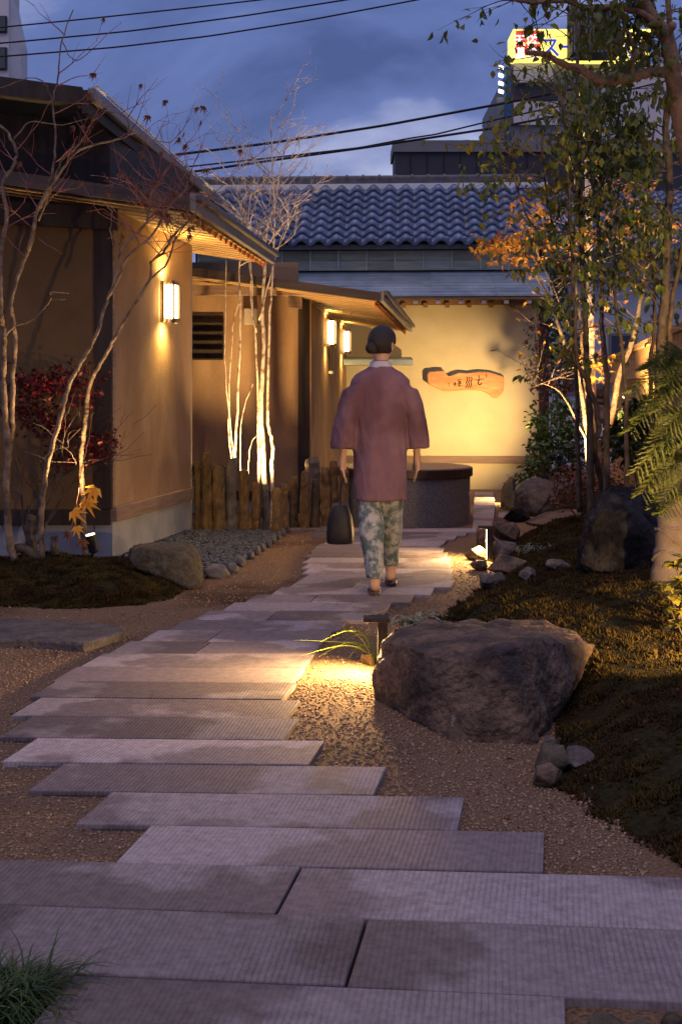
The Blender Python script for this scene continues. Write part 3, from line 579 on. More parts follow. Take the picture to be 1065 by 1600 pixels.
# pent roof of stepped copper courses
pent = GB().add([(XL,-.78,2.68),(XR+.12,-.78,2.68),(XR+.12,.14,3.12),(XL,.14,3.12),(XL,-.78,2.72),(XR+.12,-.78,2.72),(XR+.12,.14,3.16),(XL,.14,3.16)],[(3,2,1,0),(4,5,6,7),(0,1,5,4),(1,2,6,5),(2,3,7,6),(3,0,4,7)]).build('pent_roof', M['rafter'], gate)
nc = 8
for i in range(nc):
    y0 = -.80+i*.92/nc; y1 = y0+.92/nc+.02; z0 = 2.728+i*.44/nc; z1 = z0+.44/nc+.006
    x0 = XL
    while x0 < XR+.1:
        x1 = min(x0+1.9 if x0 > XL else x0+.8+(i%2)*.95, XR+.13)
        GB().hexa([(x0,y0,z0),(x1-.004,y0,z0),(x1-.004,y1,z1),(x0,y1,z1)],[(x0,y0,z0+.03),(x1-.004,y0,z0+.03),(x1-.004,y1,z1+.006),(x0,y1,z1+.006)]).build('roof_course', M['copper'], pent); x0 = x1
for i in range(16):
    x = XL+.1+i*.332
    if x > XR+.05: break
    r = GB().hexa([(x-.03,-.74,2.62),(x+.03,-.74,2.62),(x+.03,.0,2.86),(x-.03,.0,2.86)],[(x-.03,-.74,2.676),(x+.03,-.74,2.676),(x+.03,.0,2.92),(x-.03,.0,2.92)]).build('rafter', M['rafter'], pent)
    GB().box(x-.032,x+.032,-.752,-.742,2.622,2.674).build('rafter_end', M['rafter_end'], r)
    GB().box(x+.12,x+.19,-.10,-.062,zz(481),zz(474)).build('bracket', M['rafter'], pent)
# clerestory of panels and battens under the eaves
CY = .12
GB().box(XL, XR+.1, CY+.03, CY+.2, 3.10, 3.75).build('upper_wall', M['wood_dark'], gate)
pitch = .437
zc0, zc1 = PZ(421.5,FD+.1), PZ(391,FD+.1)
for i in range(13):
    x = XL+.05+i*pitch
    if x+pitch > XR+.15: break
    GB().box(x+.014, x+pitch-.014, CY, CY+.028, zc0, (zc0+zc1)/2-.003).build('panel', M['panel'], gate)
    GB().box(x+.014, x+pitch-.014, CY, CY+.028, (zc0+zc1)/2+.003, zc1).build('panel', M['panel'], gate)
    GB().box(x-.012, x+.012, CY-.02, CY+.028, zc0, zc1).build('batten', M['batten'], gate)
GB().box(XL, XR+.1, CY-.05, CY-.021, zc1+.002, zc1+.09).build('head_beam', M['wood_dark'], gate)
# pantile roof, tile by tile
SA = math.radians(34.3); ty0, tz0 = -.22, PZ(378,FD-.2)
roof = GB().hexa([(XL-.3,ty0+.05,tz0-.10),(XR+.25,ty0+.05,tz0-.10),(XR+.25,ty0+1.66,tz0+1.04),(XL-.3,ty0+1.66,tz0+1.04)],[(XL-.3,ty0+.05,tz0-.03),(XR+.25,ty0+.05,tz0-.03),(XR+.25,ty0+1.66,tz0+1.09),(XL-.3,ty0+1.66,tz0+1.09)]).build('roof', M['tile_dark'], gate)
GB().box(XL-.3, XR+.28, -.16, -.05, tz0-.10, tz0-.035).build('gutter', M['black_metal'], roof, bevel=.015)
def tile_mesh(eave):
    mb = MB(); W, Lh = .265, .29; n = 10
    def prof(u):     # S profile: trough at the left, roll at the right
        return .042*math.sin(u*2*math.pi-1.9)
    rows = [(-.012, 0.0), (0, .012), (Lh, -.022)]
    for j, (yy, dz) in enumerate([(0,.030),(Lh,-.030)]):
        for i in range(n+1):
            u = i/n; mb.v.append(((u-.5)*(W+.006), yy, prof(u)+dz))
    for i in range(n+1):
        u = i/n; mb.v.append(((u-.5)*(W+.006), 0, prof(u)+.030-.040-(.02 if eave else 0)))
    for i in range(n):
        mb.f.append((i,i+1,n+1+i+1,n+1+i)); mb.f.append((2*n+2+i,2*n+2+i+1,i+1,i))
    if eave:   # round end boss
        c = (.10, -.012, .045); o = len(mb.v)
        for ring, (rr, yy) in enumerate(((.046,0),(.046,-.018),(.034,-.03))):
            for k in range(12):
                a = 2*math.pi*k/12; mb.v.append((c[0]+rr*math.cos(a), c[1]+yy, c[2]+rr*math.sin(a)))
        for g in range(2):
            for k in range(12): mb.f.append((o+g*12+k,o+g*12+(k+1)%12,o+(g+1)*12+(k+1)%12,o+(g+1)*12+k))
        mb.f.append(tuple(o+24+k for k in range(12)))
    me = bpy.data.meshes.new('tile'); me.from_pydata(mb.v,[],mb.f); me.materials.append(M['tile'])
    me.polygons.foreach_set('use_smooth',[True]*len(me.polygons)); return me
tm, te = tile_mesh(False), tile_mesh(True)
def lay_tiles(roof, xf, gmat, x0, x1, nrow, expo, SA, y0, z0, tm, te):
    inv = mworld(roof).inverted(); nc_ = int((x1-x0)/.265)
    for r_ in range(nrow):
        for c in range(nc_):
            o = bpy.data.objects.new('tile', te if r_ == 0 else tm); C.objects.link(o)
            s_ = r_*expo
            loc = Vector((x0+(c+.5)*.265, y0-.06+s_*math.cos(SA), z0+s_*math.sin(SA)))
            m4 = gmat @ Matrix.Translation(loc) @ Matrix.Rotation(SA+R.uniform(-.012,.012), 4, 'X') @ Matrix.Rotation(R.uniform(-.008,.008), 4, 'Z')
            o.parent = roof; o.matrix_parent_inverse = inv; o.matrix_basis = m4
lay_tiles(roof, None, gm, LX(322), LX(880,FD), 8, .252, SA, ty0, tz0, tm, te)
# ridge: plaster strip, dark flat courses, row of caps
ry, rz = ty0+1.68, tz0+1.10
GB().box(XL-.3, XR+.3, ry-.06, ry+.14, rz-.06, rz+.075).build('plaster_strip', M['strip_white'], roof)
rg = GB().box(XL-.3, XR+.3, ry-.03, ry+.12, rz+.077, rz+.17).build('ridge', M['tile_dark'], roof)
capme = None
for i in range(22):
    x = XL-.25+i*.27
    o = GB()
    seg = [(math.cos(a)*.07, math.sin(a)*.055) for a in np.linspace(0, math.pi, 9)]
    o.loft([[(x-.13, ry+.045+a, rz+.172+b) for a, b in seg], [(x+.11, ry+.045+a, rz+.172+b) for a, b in seg]])
    o.loft([[(x+.10, ry+.045+a*1.2, rz+.172+b*1.3) for a, b in seg], [(x+.138, ry+.045+a*1.2, rz+.172+b*1.3) for a, b in seg]])
    o.build('ridge_cap', M['tile_dark'], rg)

# ------------------------------------------------------------------ wooden name board on the cream wall
sign = thing('wooden_signboard', 'live edged timber signboard with brushed black characters on cream wall', 'sign', (PX(727,FD-.1), FD-.1, 1.3))
def SP(zx, zy): return (640+zx/4.841, 550+zy/4.841)
outl = [(130,165),(150,152),(215,142),(255,143),(272,165),(287,184),(320,176),(370,158),(440,160),(520,150),(600,152),(690,178),(710,188),(714,250),(704,302),(668,340),(645,350),(622,345),(598,318),(540,292),(430,286),(300,297),(250,294),(190,268),(148,245),(134,225)]
def sgn(zx, zy, d): p = SP(zx, zy); return P(p[0], p[1], d)
sd0 = FD-.09
def plate(pts, y0, y1):
    n = len(pts); c = (sum(p[0] for p in pts)/n, sum(p[1] for p in pts)/n)
    rings = []
    for (sc2, y) in ((1.0,y1),(1.0,y0+.012),(.975,y0)):
        ring = []
        for p in pts:
            q = sgn(c[0]+(p[0]-c[0])*sc2, c[1]+(p[1]-c[1])*(sc2 if sc2 == 1 else .95), sd0); ring.append((q.x, y, q.z))
        rings.append(ring)
    return MB().loft(rings)
# the front outline is drawn for depth sd0; keep plate parallel to the turned wall
plate(outl, sd0, sd0+.06).build('board', M['sign_wood'], sign)
bk = []
top = [(122,235),(120,165),(128,140),(212,125),(255,126),(258,146),(287,182),(318,160),(368,138),(440,148),(520,134),(602,138),(695,163),(712,186)]
low = [(136,226),(132,166),(150,153),(215,143),(255,144),(272,166),(287,185),(320,177),(370,159),(440,161),(520,151),(600,153),(690,179),(710,189)]
top = [(lerp(l_[0],t_[0],.5), lerp(l_[1],t_[1],.5)) for t_, l_ in zip(top, low)]
ks = MB()
for i in range(len(top)-1):
    a, b, c, d = [sgn(*p, sd0) for p in (low[i], low[i+1], top[i+1], top[i])]
    ks.hexa([(p.x, sd0+.006, p.z) for p in (a,b,c,d)], [(p.x, sd0+.062, p.z) for p in (a,b,c,d)])
ks.build('bark_edge', M['bark_edge'], sign)
def stroke(pts, w, m='ink', name='character'):
    pts = [sgn(*p, sd0) for p in pts]; mb = MB()
    mb.tube([(p.x, sd0-.003, p.z) for p in pts], [w*(.6+.6*math.sin(math.pi*(i+.7)/(len(pts)+.6))) for i in range(len(pts))], 6)
    return mb
ch = MB()
for pts, w_ in (([(520,172),(521,195),(518,222),(515,243),(525,248),(541,241),(540,231)],.0075),([(487,207),(505,212),(530,208),(548,203),(558,209)],.005)):
    s_ = stroke(pts, w_); ch.add(s_.v, s_.f)
ch.build('character', M['ink'], sign)
ch = MB()
for dx in (-16, 0, 17):
    s_ = stroke([(440+dx,188),(452+dx,200),(449+dx,214),(441+dx,228),(449+dx,243),(446+dx,256),(432+dx,271)], .007); ch.add(s_.v, s_.f)
ch.build('character', M['ink'], sign)
ch = MB()
for pts in ([(331,233),(349,246)],[(347,233),(331,250)],[(339,228),(340,258)],[(364,204),(372,210)],[(380,204),(386,212)],[(360,218),(376,222)],[(366,226),(386,232)],[(384,218),(380,236)],[(360,240),(388,238)],[(374,238),(372,262)],[(362,252),(370,258)],[(378,250),(387,260)]):
    s_ = stroke(pts, .006); ch.add(s_.v, s_.f)
ch.build('character', M['ink'], sign)
for (x0,y0,x1,y1) in ((571,166,583,192),(288,232,299,244),(289,250,299,260)):
    a = sgn(x0,y1,sd0); b = sgn(x1,y0,sd0); MB().box(a.x,b.x,sd0-.004,sd0-.001,a.z,b.z).build('seal_stamp', M['stamp_red'], sign)

# ------------------------------------------------------------------ house on the right, hotel and other far buildings
rh = thing('neighbour_house', 'pale blue walled neighbour house with dark tiled roof behind the trees', 'house', (6, 24, gz(24)))
MB().box(PX(850,24), 13, 24, 27, -.2, PZ(405,24)).build('wall', M['blue_wall'], rh)
MB().box(PX(850,24)-.1, 13, 23.9, 23.998, PZ(442,24), PZ(438,24)).build('string_course', M['bgrey'], rh)
rr = MB().hexa([(PX(842,24),23.3,3.93),(13.3,23.3,3.93),(13.3,26.4,5.6),(PX(842,24),26.4,5.6)],[(PX(842,24),23.3,4.0),(13.3,23.3,4.0),(13.3,26.4,5.7),(PX(842,24),26.4,5.7)]).build('roof', M['tile_dark'], rh)
tv = np.array([v.co for v in tm.vertices]); tf = np.array([list(p.vertices) for p in tm.polygons])
sa = math.atan2(1.7,3.1); pos = []
for r_ in range(14):
    for c in range(34): pos.append((PX(842,24)+.13+c*.265, 23.27+r_*.25*math.cos(sa), 4.03+r_*.25*math.sin(sa)))
npos = len(pos)
v, f = scatter(tv, tf, np.array(pos), rotmats(npos, np.zeros(npos), np.full(npos, sa)+RN.uniform(-.02,.02,npos)), np.ones(npos))
tag(link('roof_tiles', npmesh('roof_tiles', v, f), M['tile'], rr, smooth=True), kind='stuff')
for i in range(3):
    x = PX(880+i*70,24); wn_ = MB().box(x, x+.55, 23.95, 23.997, 1.3, 2.5).build('window', M['bgrey'], rh); MB().box(x+.05,x+.5,23.94,23.949,1.35,2.45).build('pane', M['glass'], wn_)

fb = thing('flat_roofed_building', 'dark flat roofed building with pale parapet and a roof aerial', 'building', (5, 40, gz(40)))
MB().box(PX(617,40), 14, 40, 42, -.2, PZ(238,40)).build('wall', M['bdark'], fb)
MB().box(PX(616,40)-.05, 14, 39.9, 42.1, PZ(238,40)+.002, PZ(220,40)).build('parapet', M['bgrey'], fb)
for i in range(9): 
    x = PX(640+i*26,40); MB().box(x,x+.03,39.97,39.999,0,PZ(240,40)).build('panel_joint', M['black_metal'], fb)
a = P(754,222,40.5); MB().tube([a, a+Vector((0,0,.62))], .02, 5).build('aerial_mast', M['bgrey'], fb)
MB().tube([a+Vector((-.05,0,.55)), a+Vector((.40,0,.42))], .012, 4).tube([a+Vector((.12,-.1,.52)), a+Vector((.14,.1,.52))], .01, 4).tube([a+Vector((.3,-.1,.46)), a+Vector((.3,.1,.46))], .01, 4).build('aerial_boom', M['bgrey'], fb)

ho = thing('hotel_tower', 'tall grey hotel with bright yellow rooftop sign behind trees', 'building', (13, 70, 0))
HD = 70
def hx(px): return PX(px, HD)
def hz_(py): return PZ(py, HD)
MB().box(hx(797), hx(1120), HD, HD+14, -.2, hz_(100)).build('wall', M['bgrey'], ho)
MB().box(hx(789), hx(797)-.01, HD-.2, HD+1.2, -.2, hz_(105)).build('blue_fin', M['bblue'], ho)
MB().box(hx(777), hx(789)-.01, HD+.3, HD+1.5, hz_(215), hz_(150)).build('side_wing', M['bgrey'], ho)
MB().box(hx(801), hx(862), HD-.35, HD-.02, hz_(131), hz_(101)).build('sign_plinth', M['bwhite'], ho)
MB().box(hx(801), hx(872), HD-.2, HD-.02, hz_(196), hz_(160)).build('pale_band', M['bwhite'], ho)
MB().box(hx(801), hx(870), HD-.15, HD-.02, hz_(157), hz_(133)).build('dark_band', M['bdark'], ho)
MB().box(hx(938), hx(1090), HD-.3, HD-.02, 0, hz_(102)).build('white_wing', M['bwhite'], ho)
MB().box(hx(872), hx(930), HD-.9, HD-.02, hz_(258), hz_(222)).build('balcony', M['bwhite'], ho)
for (x0,x1,y0,y1) in ((902,908,146,158),(901,912,206,224),(904,914,270,287),(928,934,206,222)):
    wn_ = MB().box(hx(x0)-.1,hx(x1)+.1,HD-.36,HD-.32,hz_(y1)-.1,hz_(y0)+.1).build('window', M['bdark'], ho); MB().box(hx(x0),hx(x1),HD-.40,HD-.365,hz_(y1),hz_(y0)).build('pane', M['lit_window'], wn_)
for i in range(4):
    y = 105+i*12.5; ar = MB().box(hx(783), hx(789)-.01, HD-.1, HD, hz_(y+1), hz_(y)).build('floodlight_arm', M['bgrey'], ho)
    MB().hexa([(hx(778),HD-.3,hz_(y+3)),(hx(785),HD-.3,hz_(y+5)),(hx(785),HD-.1,hz_(y+5)),(hx(778),HD-.1,hz_(y+3))],[(hx(778),HD-.3,hz_(y-1.5)),(hx(785),HD-.3,hz_(y+1)),(hx(785),HD-.1,hz_(y+1)),(hx(778),HD-.1,hz_(y-1.5))]).build('floodlight', M['flood'], ar)
sgb = MB().box(hx(798), hx(1010), HD-.8, HD+1.5, hz_(98), hz_(52)).build('sign_box', M['sign_yellow'], ho)
MB().box(hx(881), hx(954), HD-2.4, HD-.81, hz_(101), hz_(28)).build('plant_screen', M['bdark'], ho)
for i in range(12):
    x = hx(883+i*6); MB().box(x, x+.08, HD-2.46, HD-2.401, hz_(100), hz_(29)).build('screen_slat', M['bgrey'], ho)
for (cx_, cy_) in ((811,64),(831,64),(811,84),(831,84)):
    MB().box(hx(cx_-9), hx(cx_+9), HD-.86, HD-.805, hz_(cy_+9), hz_(cy_-9)).build('red_square', M['sign_red'], sgb)
def text(s, px, py, size_px, m, parent, y, name='lettering'):
    cu = bpy.data.curves.new('t', 'FONT'); cu.body = s; cu.align_x = 'CENTER'; cu.align_y = 'CENTER'; cu.size = size_px*y/F; cu.extrude = .01; cu.offset = .012
    o = bpy.data.objects.new('t', cu); C.objects.link(o); bpy.context.view_layer.update()
    me = bpy.data.meshes.new_from_object(o.evaluated_get(bpy.context.evaluated_depsgraph_get()))
    bpy.data.objects.remove(o)
    me.transform(Matrix.Translation((PX(px,y), y, PZ(py,y))) @ Matrix.Rotation(math.pi/2, 4, 'X'))
    me.materials.clear(); return link(name, me, m, parent)
for s_, px_, py_ in (('天',811,64),('然',831,64),('温',811,84),('泉',831,84)): text(s_, px_, py_, 19, M['sign_white'], sgb, HD-.9)
for s_, px_ in (('ス',858),('ー',890),('パ',922),('ー',950),('ホ',968),('テ',990)): text(s_, px_, 76, 36, M['sign_blue'], sgb, HD-.86)

lb = thing('corner_building', 'pale concrete building edge with dark windows above the house roof', 'building', (-14, 45, 0))
MB().box(-24, PX(14,45), 45, 46.5, -.2, PZ(-60,45)).build('wall', M['bwhite'], lb)
MB().hexa([(PX(14,45)+.002,45.2,0),(PX(27,45),45.6,0),(PX(27,45),46.5,0),(PX(14,45)+.002,46.5,0)],[(PX(14,45)+.002,45.2,PZ(-10,45)),(PX(27,45),45.6,PZ(62,45)),(PX(27,45),46.5,PZ(62,45)),(PX(14,45)+.002,46.5,PZ(0,45))]).build('sloped_wing', M['bwhite'], lb)
for (y0,y1) in ((26,52),(75,110),(140,170)):
    wn_ = MB().box(PX(-26,45),PX(12,45),44.9,44.998,PZ(y1,45),PZ(y0,45)).build('window', M['bdark'], lb)
    MB().box(PX(-24,45),PX(-8,45),44.86,44.898,PZ(y1-2,45),PZ(y0+2,45)).build('pane', M['glass'], wn_); MB().box(PX(-6,45),PX(10,45),44.86,44.898,PZ(y1-2,45),PZ(y0+2,45)).build('pane', M['glass'], wn_)
MB().box(PX(18,46),PX(24,46),45.6,46.3,PZ(118,46),PZ(95,46)).build('duct', M['bgrey'], lb)

# power cables
def cable(pts, d, r, label):
    a = [P(p[0],p[1],d) for p in pts]; res = []
    for i in range(len(a)-1):
        for k in range(8): 
            t = k/8; res.append(a[i].lerp(a[i+1], t))
    res.append(a[-1])
    sm = [res[0]]+[(res[i-1]+res[i]*2+res[i+1])/4 for i in range(1,len(res)-1)]+[res[-1]]
    tag(MB().tube(sm, r, 6).build('power_cable', M['cable']), label, 'cable', 'overhead power cables')
cable([(-60,46),(0,43),(150,28),(300,12),(430,-3),(700,-40),(1200,-120)], 26, .016, 'topmost thin cable crossing the sky over the house roof')
cable([(-60,72),(20,66),(200,49),(380,25),(545,-1),(800,-45),(1200,-120)], 26, .017, 'middle cable of the three crossing the sky over the house roof')
cable([(-60,92),(20,87),(180,74),(330,56),(480,32),(650,0),(900,-50),(1200,-120)], 26, .017, 'lowest cable of the three crossing the sky over the house roof')
cable([(150,262),(256,244),(420,224),(600,196),(778,163),(900,138),(1150,80)], 30, .032, 'thick upper cable running just above the tiled roof toward the hotel')
cable([(150,276),(270,263),(420,247),(560,231),(640,216),(680,210),(778,186),(900,160),(1150,100)], 30, .02, 'thin spliced cable running between two thicker ones above the tiled roof')
cable([(150,284),(290,270),(450,247),(560,232),(680,214),(778,199),(900,175),(1150,120)], 30, .03, 'thick lower cable passing in front of the flat roofed building')

# ------------------------------------------------------------------ wall lanterns
def lantern(c, d, o, label, e, hh=.34, ww=.17):
    # c: wall point (3D) at lantern centre, d: plan direction along wall, o: plan outward direction
    th = thing('wall_lantern', label, 'lantern', c, 'wall lanterns')
    d3 = Vector((d.x,d.y,0)); o3 = Vector((o.x,o.y,0)); z3 = Vector((0,0,1)); dep = .12
    def bx(u0,u1,w0,w1,z0,z1):
        f = lambda u,w_,z: c+d3*u+o3*w_+z3*z
        return MB().hexa([f(u0,w0,z0),f(u1,w0,z0),f(u1,w1,z0),f(u0,w1,z0)],[f(u0,w0,z1),f(u1,w0,z1),f(u1,w1,z1),f(u0,w1,z1)])
    h = hh/2; w2 = ww/2
    bx(-w2*.5,w2*.5,.002,.02,-h,h).build('back_plate', M['wood_sill'], th)
    for u in (-w2, w2-.014):
        for w_ in (.03, dep): bx(u,u+.014,w_,w_+.014,-h,h).build('frame_post', M['wood_sill'], th)
    sh = bx(-w2+.016,w2-.016,.046,dep-.002,-h+.03,h-.03).build('shade', M['lamp_shade'], th)
    for z in (-h+.016, h-.03):
        for u in (-w2+.015,): bx(-w2+.015,w2-.015,dep,dep+.012,z,z+.012).build('rail', M['wood_sill'], th)
    for i in range(7):
        u = -w2+.02+i*(ww-.04)/6
        bx(u-.004,u+.004,dep-.01,dep+.016,-h-.012,-h+.015).build('slat', M['wood_sill'], th)
        bx(u-.004,u+.004,dep-.01,dep+.016,h-.028,h+.004).build('slat', M['wood_sill'], th)
    # bulbs throwing light up and down the wall
    up = c+o3*.035+z3*(h-.01); dn = c+o3*.035-z3*(h-.01)
    light('SPOT','bulb_up',up+o3*.045,e,(1,.62,.16),th,up+o3*.0+z3*1.0,.06,165,1.0)
    light('SPOT','bulb_down',dn+o3*.045,e,(1,.62,.16),th,dn+o3*.0-z3*1.0,.06,160,1.0)
def wall_at(px, A, Dv):      # plan point where pixel column px meets the wall line through A along Dv
    a = (px-CX)/F; t = (a*A.y-A.x)/(Dv.x-a*Dv.y); return A+Dv*t
for px, y0, y1, A, Dv, Ov, lab, e in ((253,440,503,N0,DIR,OUT,'glowing paper wall lantern on the near tan house wall',75),
                              (508,497,542,C0,D2,O2,'glowing wall lantern on the entrance wing, beside the slot window on its post side',60),
                              (533,514,553,C0,D2,O2,'glowing wall lantern on the entrance wing closest to the cream wall',60)):
    q = wall_at(px, A, Dv); zc = (PZ(y0,q.y)+PZ(y1,q.y))/2
    lantern(Vector((q.x,q.y,zc)), Dv, Ov, lab, e)

# ------------------------------------------------------------------ bollard lights
def bollard(p, h, label, e, strip=True, aim=(.25,.05)):
    th = thing('bollard_light', label, 'path light', p, 'low black path lights')
    x, y, z = p
    MB().box(x-.022,x+.022,y-.035,y+.035,z-.05,z+h-.012).build('post', M['black_metal'], th, bevel=.003)
    MB().box(x-.085,x+.032,y-.045,y+.045,z+h-.011,z+h+.008).build('cap', M['black_metal'], th, bevel=.003)
    if strip: MB().box(x-.027,x-.023,y-.030,y-.018,z+.015,z+h-.02).build('light_strip', M['led'], th)
    else: MB().box(x-.078,x-.03,y-.0,y+.035,z+h-.014,z+h-.0115).build('light_strip', M['led'], th)
    light('SPOT','strip_light',(x-.055,y-.01,z+h-.03),e,WARM,th,(x-.055-aim[0],y-.01-aim[1],z),.02,172,.8)
bollard((PX(597,5.5), 5.5, 0.0), .25, 'black inverted L path light standing behind the big boulder', 160, False, (.20,.14))
p = G(764,876); bollard((p.x,p.y,0), .26, 'black path light with glowing strip beside the rock pile', 130, True, (.3,.1))
p = gpt(796,784); bollard((p[0],p[1],gz(p[1])), .26, 'black path light in front of the cream wall near the bush', 80, True, (.3,.1))

# ------------------------------------------------------------------ spotlights in the planting
def spotlight(p, tgt, label, e, col=WARM, spot=70, blend=.7, tilt=None):
    th = thing('garden_spotlight', label, 'spotlight', p)
    p = Vector(p); d = (Vector(tgt)-p-Vector((0,0,.12))).normalized()
    MB().tube([p-Vector((0,0,.06)), p+Vector((0,0,.07))], .012, 8).build('stake', M['black_metal'], th)
    c = p+Vector((0,0,.11)); a = c-d*.045; b = c+d*.075
    MB().tube([a-d*.012, a, b], [.022,.036,.038], 16).build('housing', M['black_metal'], th)
    MB().tube([b-d*.002, b+d*.003], .033, 16).build('lens', M['spot_glass'], th)
    light('SPOT','spot_beam',b+d*.02,e,col,th,b+d*3,.03,spot,blend)
p = P(145,862,8.55); zb = zl(p.x,p.y)
spotlight((p.x,p.y,zb), (PX(84,8.4),8.35,1.5), 'black cylindrical uplight on the moss beside the yellow leaves', 340, spot=56)
spotlight((PX(404,11.9),11.9,.0), (PX(405,12.35),12.4,3.0), 'small uplight behind the stone stakes under the white stemmed trees', 620, spot=120)
p = (PX(849,16.3), 16.3); spotlight((p[0],p[1],PZ(713,16.3)-.11), (PX(684,18.7),18.7,1.15), 'small spotlight shining out of the green bush at the signboard', 760, col=(1,.62,.25), spot=76, blend=1.0)
spotlight((PX(925,11.6),11.6,zr(PX(925,11.6),11.6)), (PX(955,12.5),12.6,3.2), 'uplight among the golden maple stems', 1300, spot=85)
spotlight((1.78,4.35,zr(1.78,4.35)+.02), (1.5,6.2,.5), 'spotlight on the moss shining at the wrapped trunk', 330, spot=120, blend=.9)

spotlight((2.45,7.0,zr(2.45,7.0)+.02), (2.0,8.6,3.3), 'uplight by the fence below the evergreen crowns', 380, spot=95, blend=.9)

# ------------------------------------------------------------------ rocks
def rock(name, pts, m, label, cat='rock', sub=4, amp=.012, fr=7, group=None, parent=None, sm=.22):
    bm = bmesh.new()
    for p in pts: bm.verts.new(p)
    bmesh.ops.convex_hull(bm, input=bm.verts)
    loose = [v for v in bm.verts if not v.link_faces]; bmesh.ops.delete(bm, geom=loose, context='VERTS')
    bmesh.ops.triangulate(bm, faces=bm.faces)
    bmesh.ops.subdivide_edges(bm, edges=bm.edges, cuts=1, use_grid_fill=True)
    for _ in range(sub-2):
        bmesh.ops.smooth_vert(bm, verts=bm.verts, factor=sm, use_axis_x=True, use_axis_y=True, use_axis_z=True)
        bmesh.ops.subdivide_edges(bm, edges=bm.edges, cuts=1, use_grid_fill=True)
    bm.normal_update()
    off = Vector((R.uniform(0,50),R.uniform(0,50),R.uniform(0,50)))
    for v in bm.verts:
        n = noise.fractal(v.co*fr+off, .9, 2.1, 5)
        rd = abs(noise.noise(v.co*fr*.45+off))
        v.co += v.normal*(amp*n-amp*1.2*max(0,.12-rd)*6)
    me = bpy.data.meshes.new(name); bm.to_mesh(me); bm.free()
    o = link(name, me, m, parent, smooth=True)
    if parent is None: tag(o, label, cat, group)
    return o
def blob(c, sx, sy, sz, n=16, jit=.25, yaw=0, seed=None):      # irregular convex point set
    rr = random.Random(seed) if seed is not None else R; res = []
    for k in range(n):
        zt = 1-2*(k+.5)/n; r_ = math.sqrt(1-zt*zt); a = k*2.39996+yaw; j = 1+rr.uniform(-jit,jit)
        res.append((c[0]+sx*r_*math.cos(a)*j, c[1]+sy*r_*math.sin(a)*j, c[2]+sz*zt*j))
    return res
big = [P(700,1162,4.42),P(835,1170,4.37),P(650,1122,4.72),P(585,1092,5.03),P(577,1055,5.06),P(592,1002,5.05),P(612,985,5.1),P(640,1012,4.72),P(700,1030,4.55),P(790,1015,4.5),P(838,1002,4.6),P(660,968,5.45),P(760,967,5.5),P(850,972,5.4),P(905,985,5.25),P(932,1006,5.1),P(905,1050,4.95),P(868,1112,4.65),P(620,1010,5.6),(.35,5.7,-.05),(1.05,5.6,-.05),(.62,4.5,-.06),(.72,4.45,-.06),(.16,5.1,-.05)]
rock('boulder', big, M['stone'], 'large flat topped purple brown boulder on gravel beside the path', 'boulder', 6, .017, 6, sm=.03)
d = 7.1; zb = .1
dk = [P(905,880,7.0),P(912,820,7.1),P(928,775,7.2),P(955,755,7.3),P(985,757,7.3),P(1020,780,7.3),P(1045,820,7.25),P(1048,885,7.1),P(980,895,6.85),P(935,895,6.9),P(935,800,7.0),P(990,800,6.95),P(1030,850,6.9),(1.45,7.7,.1),(2.0,7.7,.1),(1.5,7.0,.1),(1.9,6.95,.1),P(960,770,7.6),P(1010,775,7.6)]
rock('boulder', dk, M['stone_dark'], 'rounded nearly black boulder with pale lichen by the wrapped trunk', 'boulder', 6, .022, 6, sm=.08)
lf = [P(195,858,8.2),P(215,848,8.3),P(260,846,8.3),P(300,850,8.15),P(314,868,8.0),P(316,915,7.9),P(300,922,7.85),P(262,905,7.95),P(205,885,8.0),P(250,850,8.6),P(305,855,8.6),P(225,855,7.95),P(285,862,7.9),(-1.35,8.5,-.03),(-.95,8.6,-.03),(-.95,7.9,-.04)]
rock('rock', lf, M['stone_mossy'], 'squat brown rock at the corner of moss and pebble bed', 'rock', 5, .010, 9)
def rk(px, py, d, wpx, hpx, label, m='stone_pale', dep=1.0, cat='rock', seed=0, amp=.006, group=None):
    for _ in range(12):      # the pixel gives the direction, the ground under the stone its distance
        s = d/F; x = PX(px, d); zc = max(zr(x,d), zl(x,d))+hpx*s*.30; d = .5*d+.5*(CAMH-zc)*F/(py-HZ)
    c = P(px, py, d); s = d/F
    return rock('rock', blob(c, wpx*s/2, wpx*s/2*dep, hpx*s/2, 13, .36, seed, seed), M[m], label, cat, 5, amp, 12, group, sm=.08)
rk(858,1165,4.45,34,36,'small grey stone tucked against the boulder foot', seed=3)
rk(903,1182,4.38,52,52,'pale rounded fist sized stone at the moss edge', seed=4)
rk(865,1190,4.28,66,52,'flat fractured brown stone beside the pale rounded one', 'stone_mossy', seed=6)
rk(852,1212,4.2,60,50,'dark low stone at the tip of the small stone cluster', 'stone', seed=7)
# pile by the second path light
rk(793,834,9.5,52,44,'smooth dark rounded rock behind the strip path light', 'stone', seed=11)
rk(806,806,10.6,46,30,'peaked dark rock on top of the pile behind the path light', 'stone_dark', seed=12)
rk(757,846,9.75,40,52,'upright dark rock leaning behind the path light', 'stone', seed=13)
rk(786,860,9.3,48,40,'warm lit pale rock right behind the glowing strip', 'stone_pale', seed=14)
rk(795,886,8.95,66,34,'rough grey rock in front of the strip path light', 'stone', seed=15)
rk(748,884,9.05,34,24,'small dark rock at the gravel edge below the path light', 'stone', seed=16)
rk(770,910,8.35,44,32,'smooth lavender grey rock low at the moss edge', 'stone_pale', seed=17)
rk(825,897,8.4,34,26,'small half buried grey rock in the moss above lavender rock', 'stone_pale', seed=18)
rk(868,885,8.3,44,22,'low flat grey stone lying in moss near the black boulder', 'stone_pale', seed=19)
rk(745,868,9.5,30,26,'little wedge of brown rock beneath the leaning rock', 'stone_mossy', seed=20)
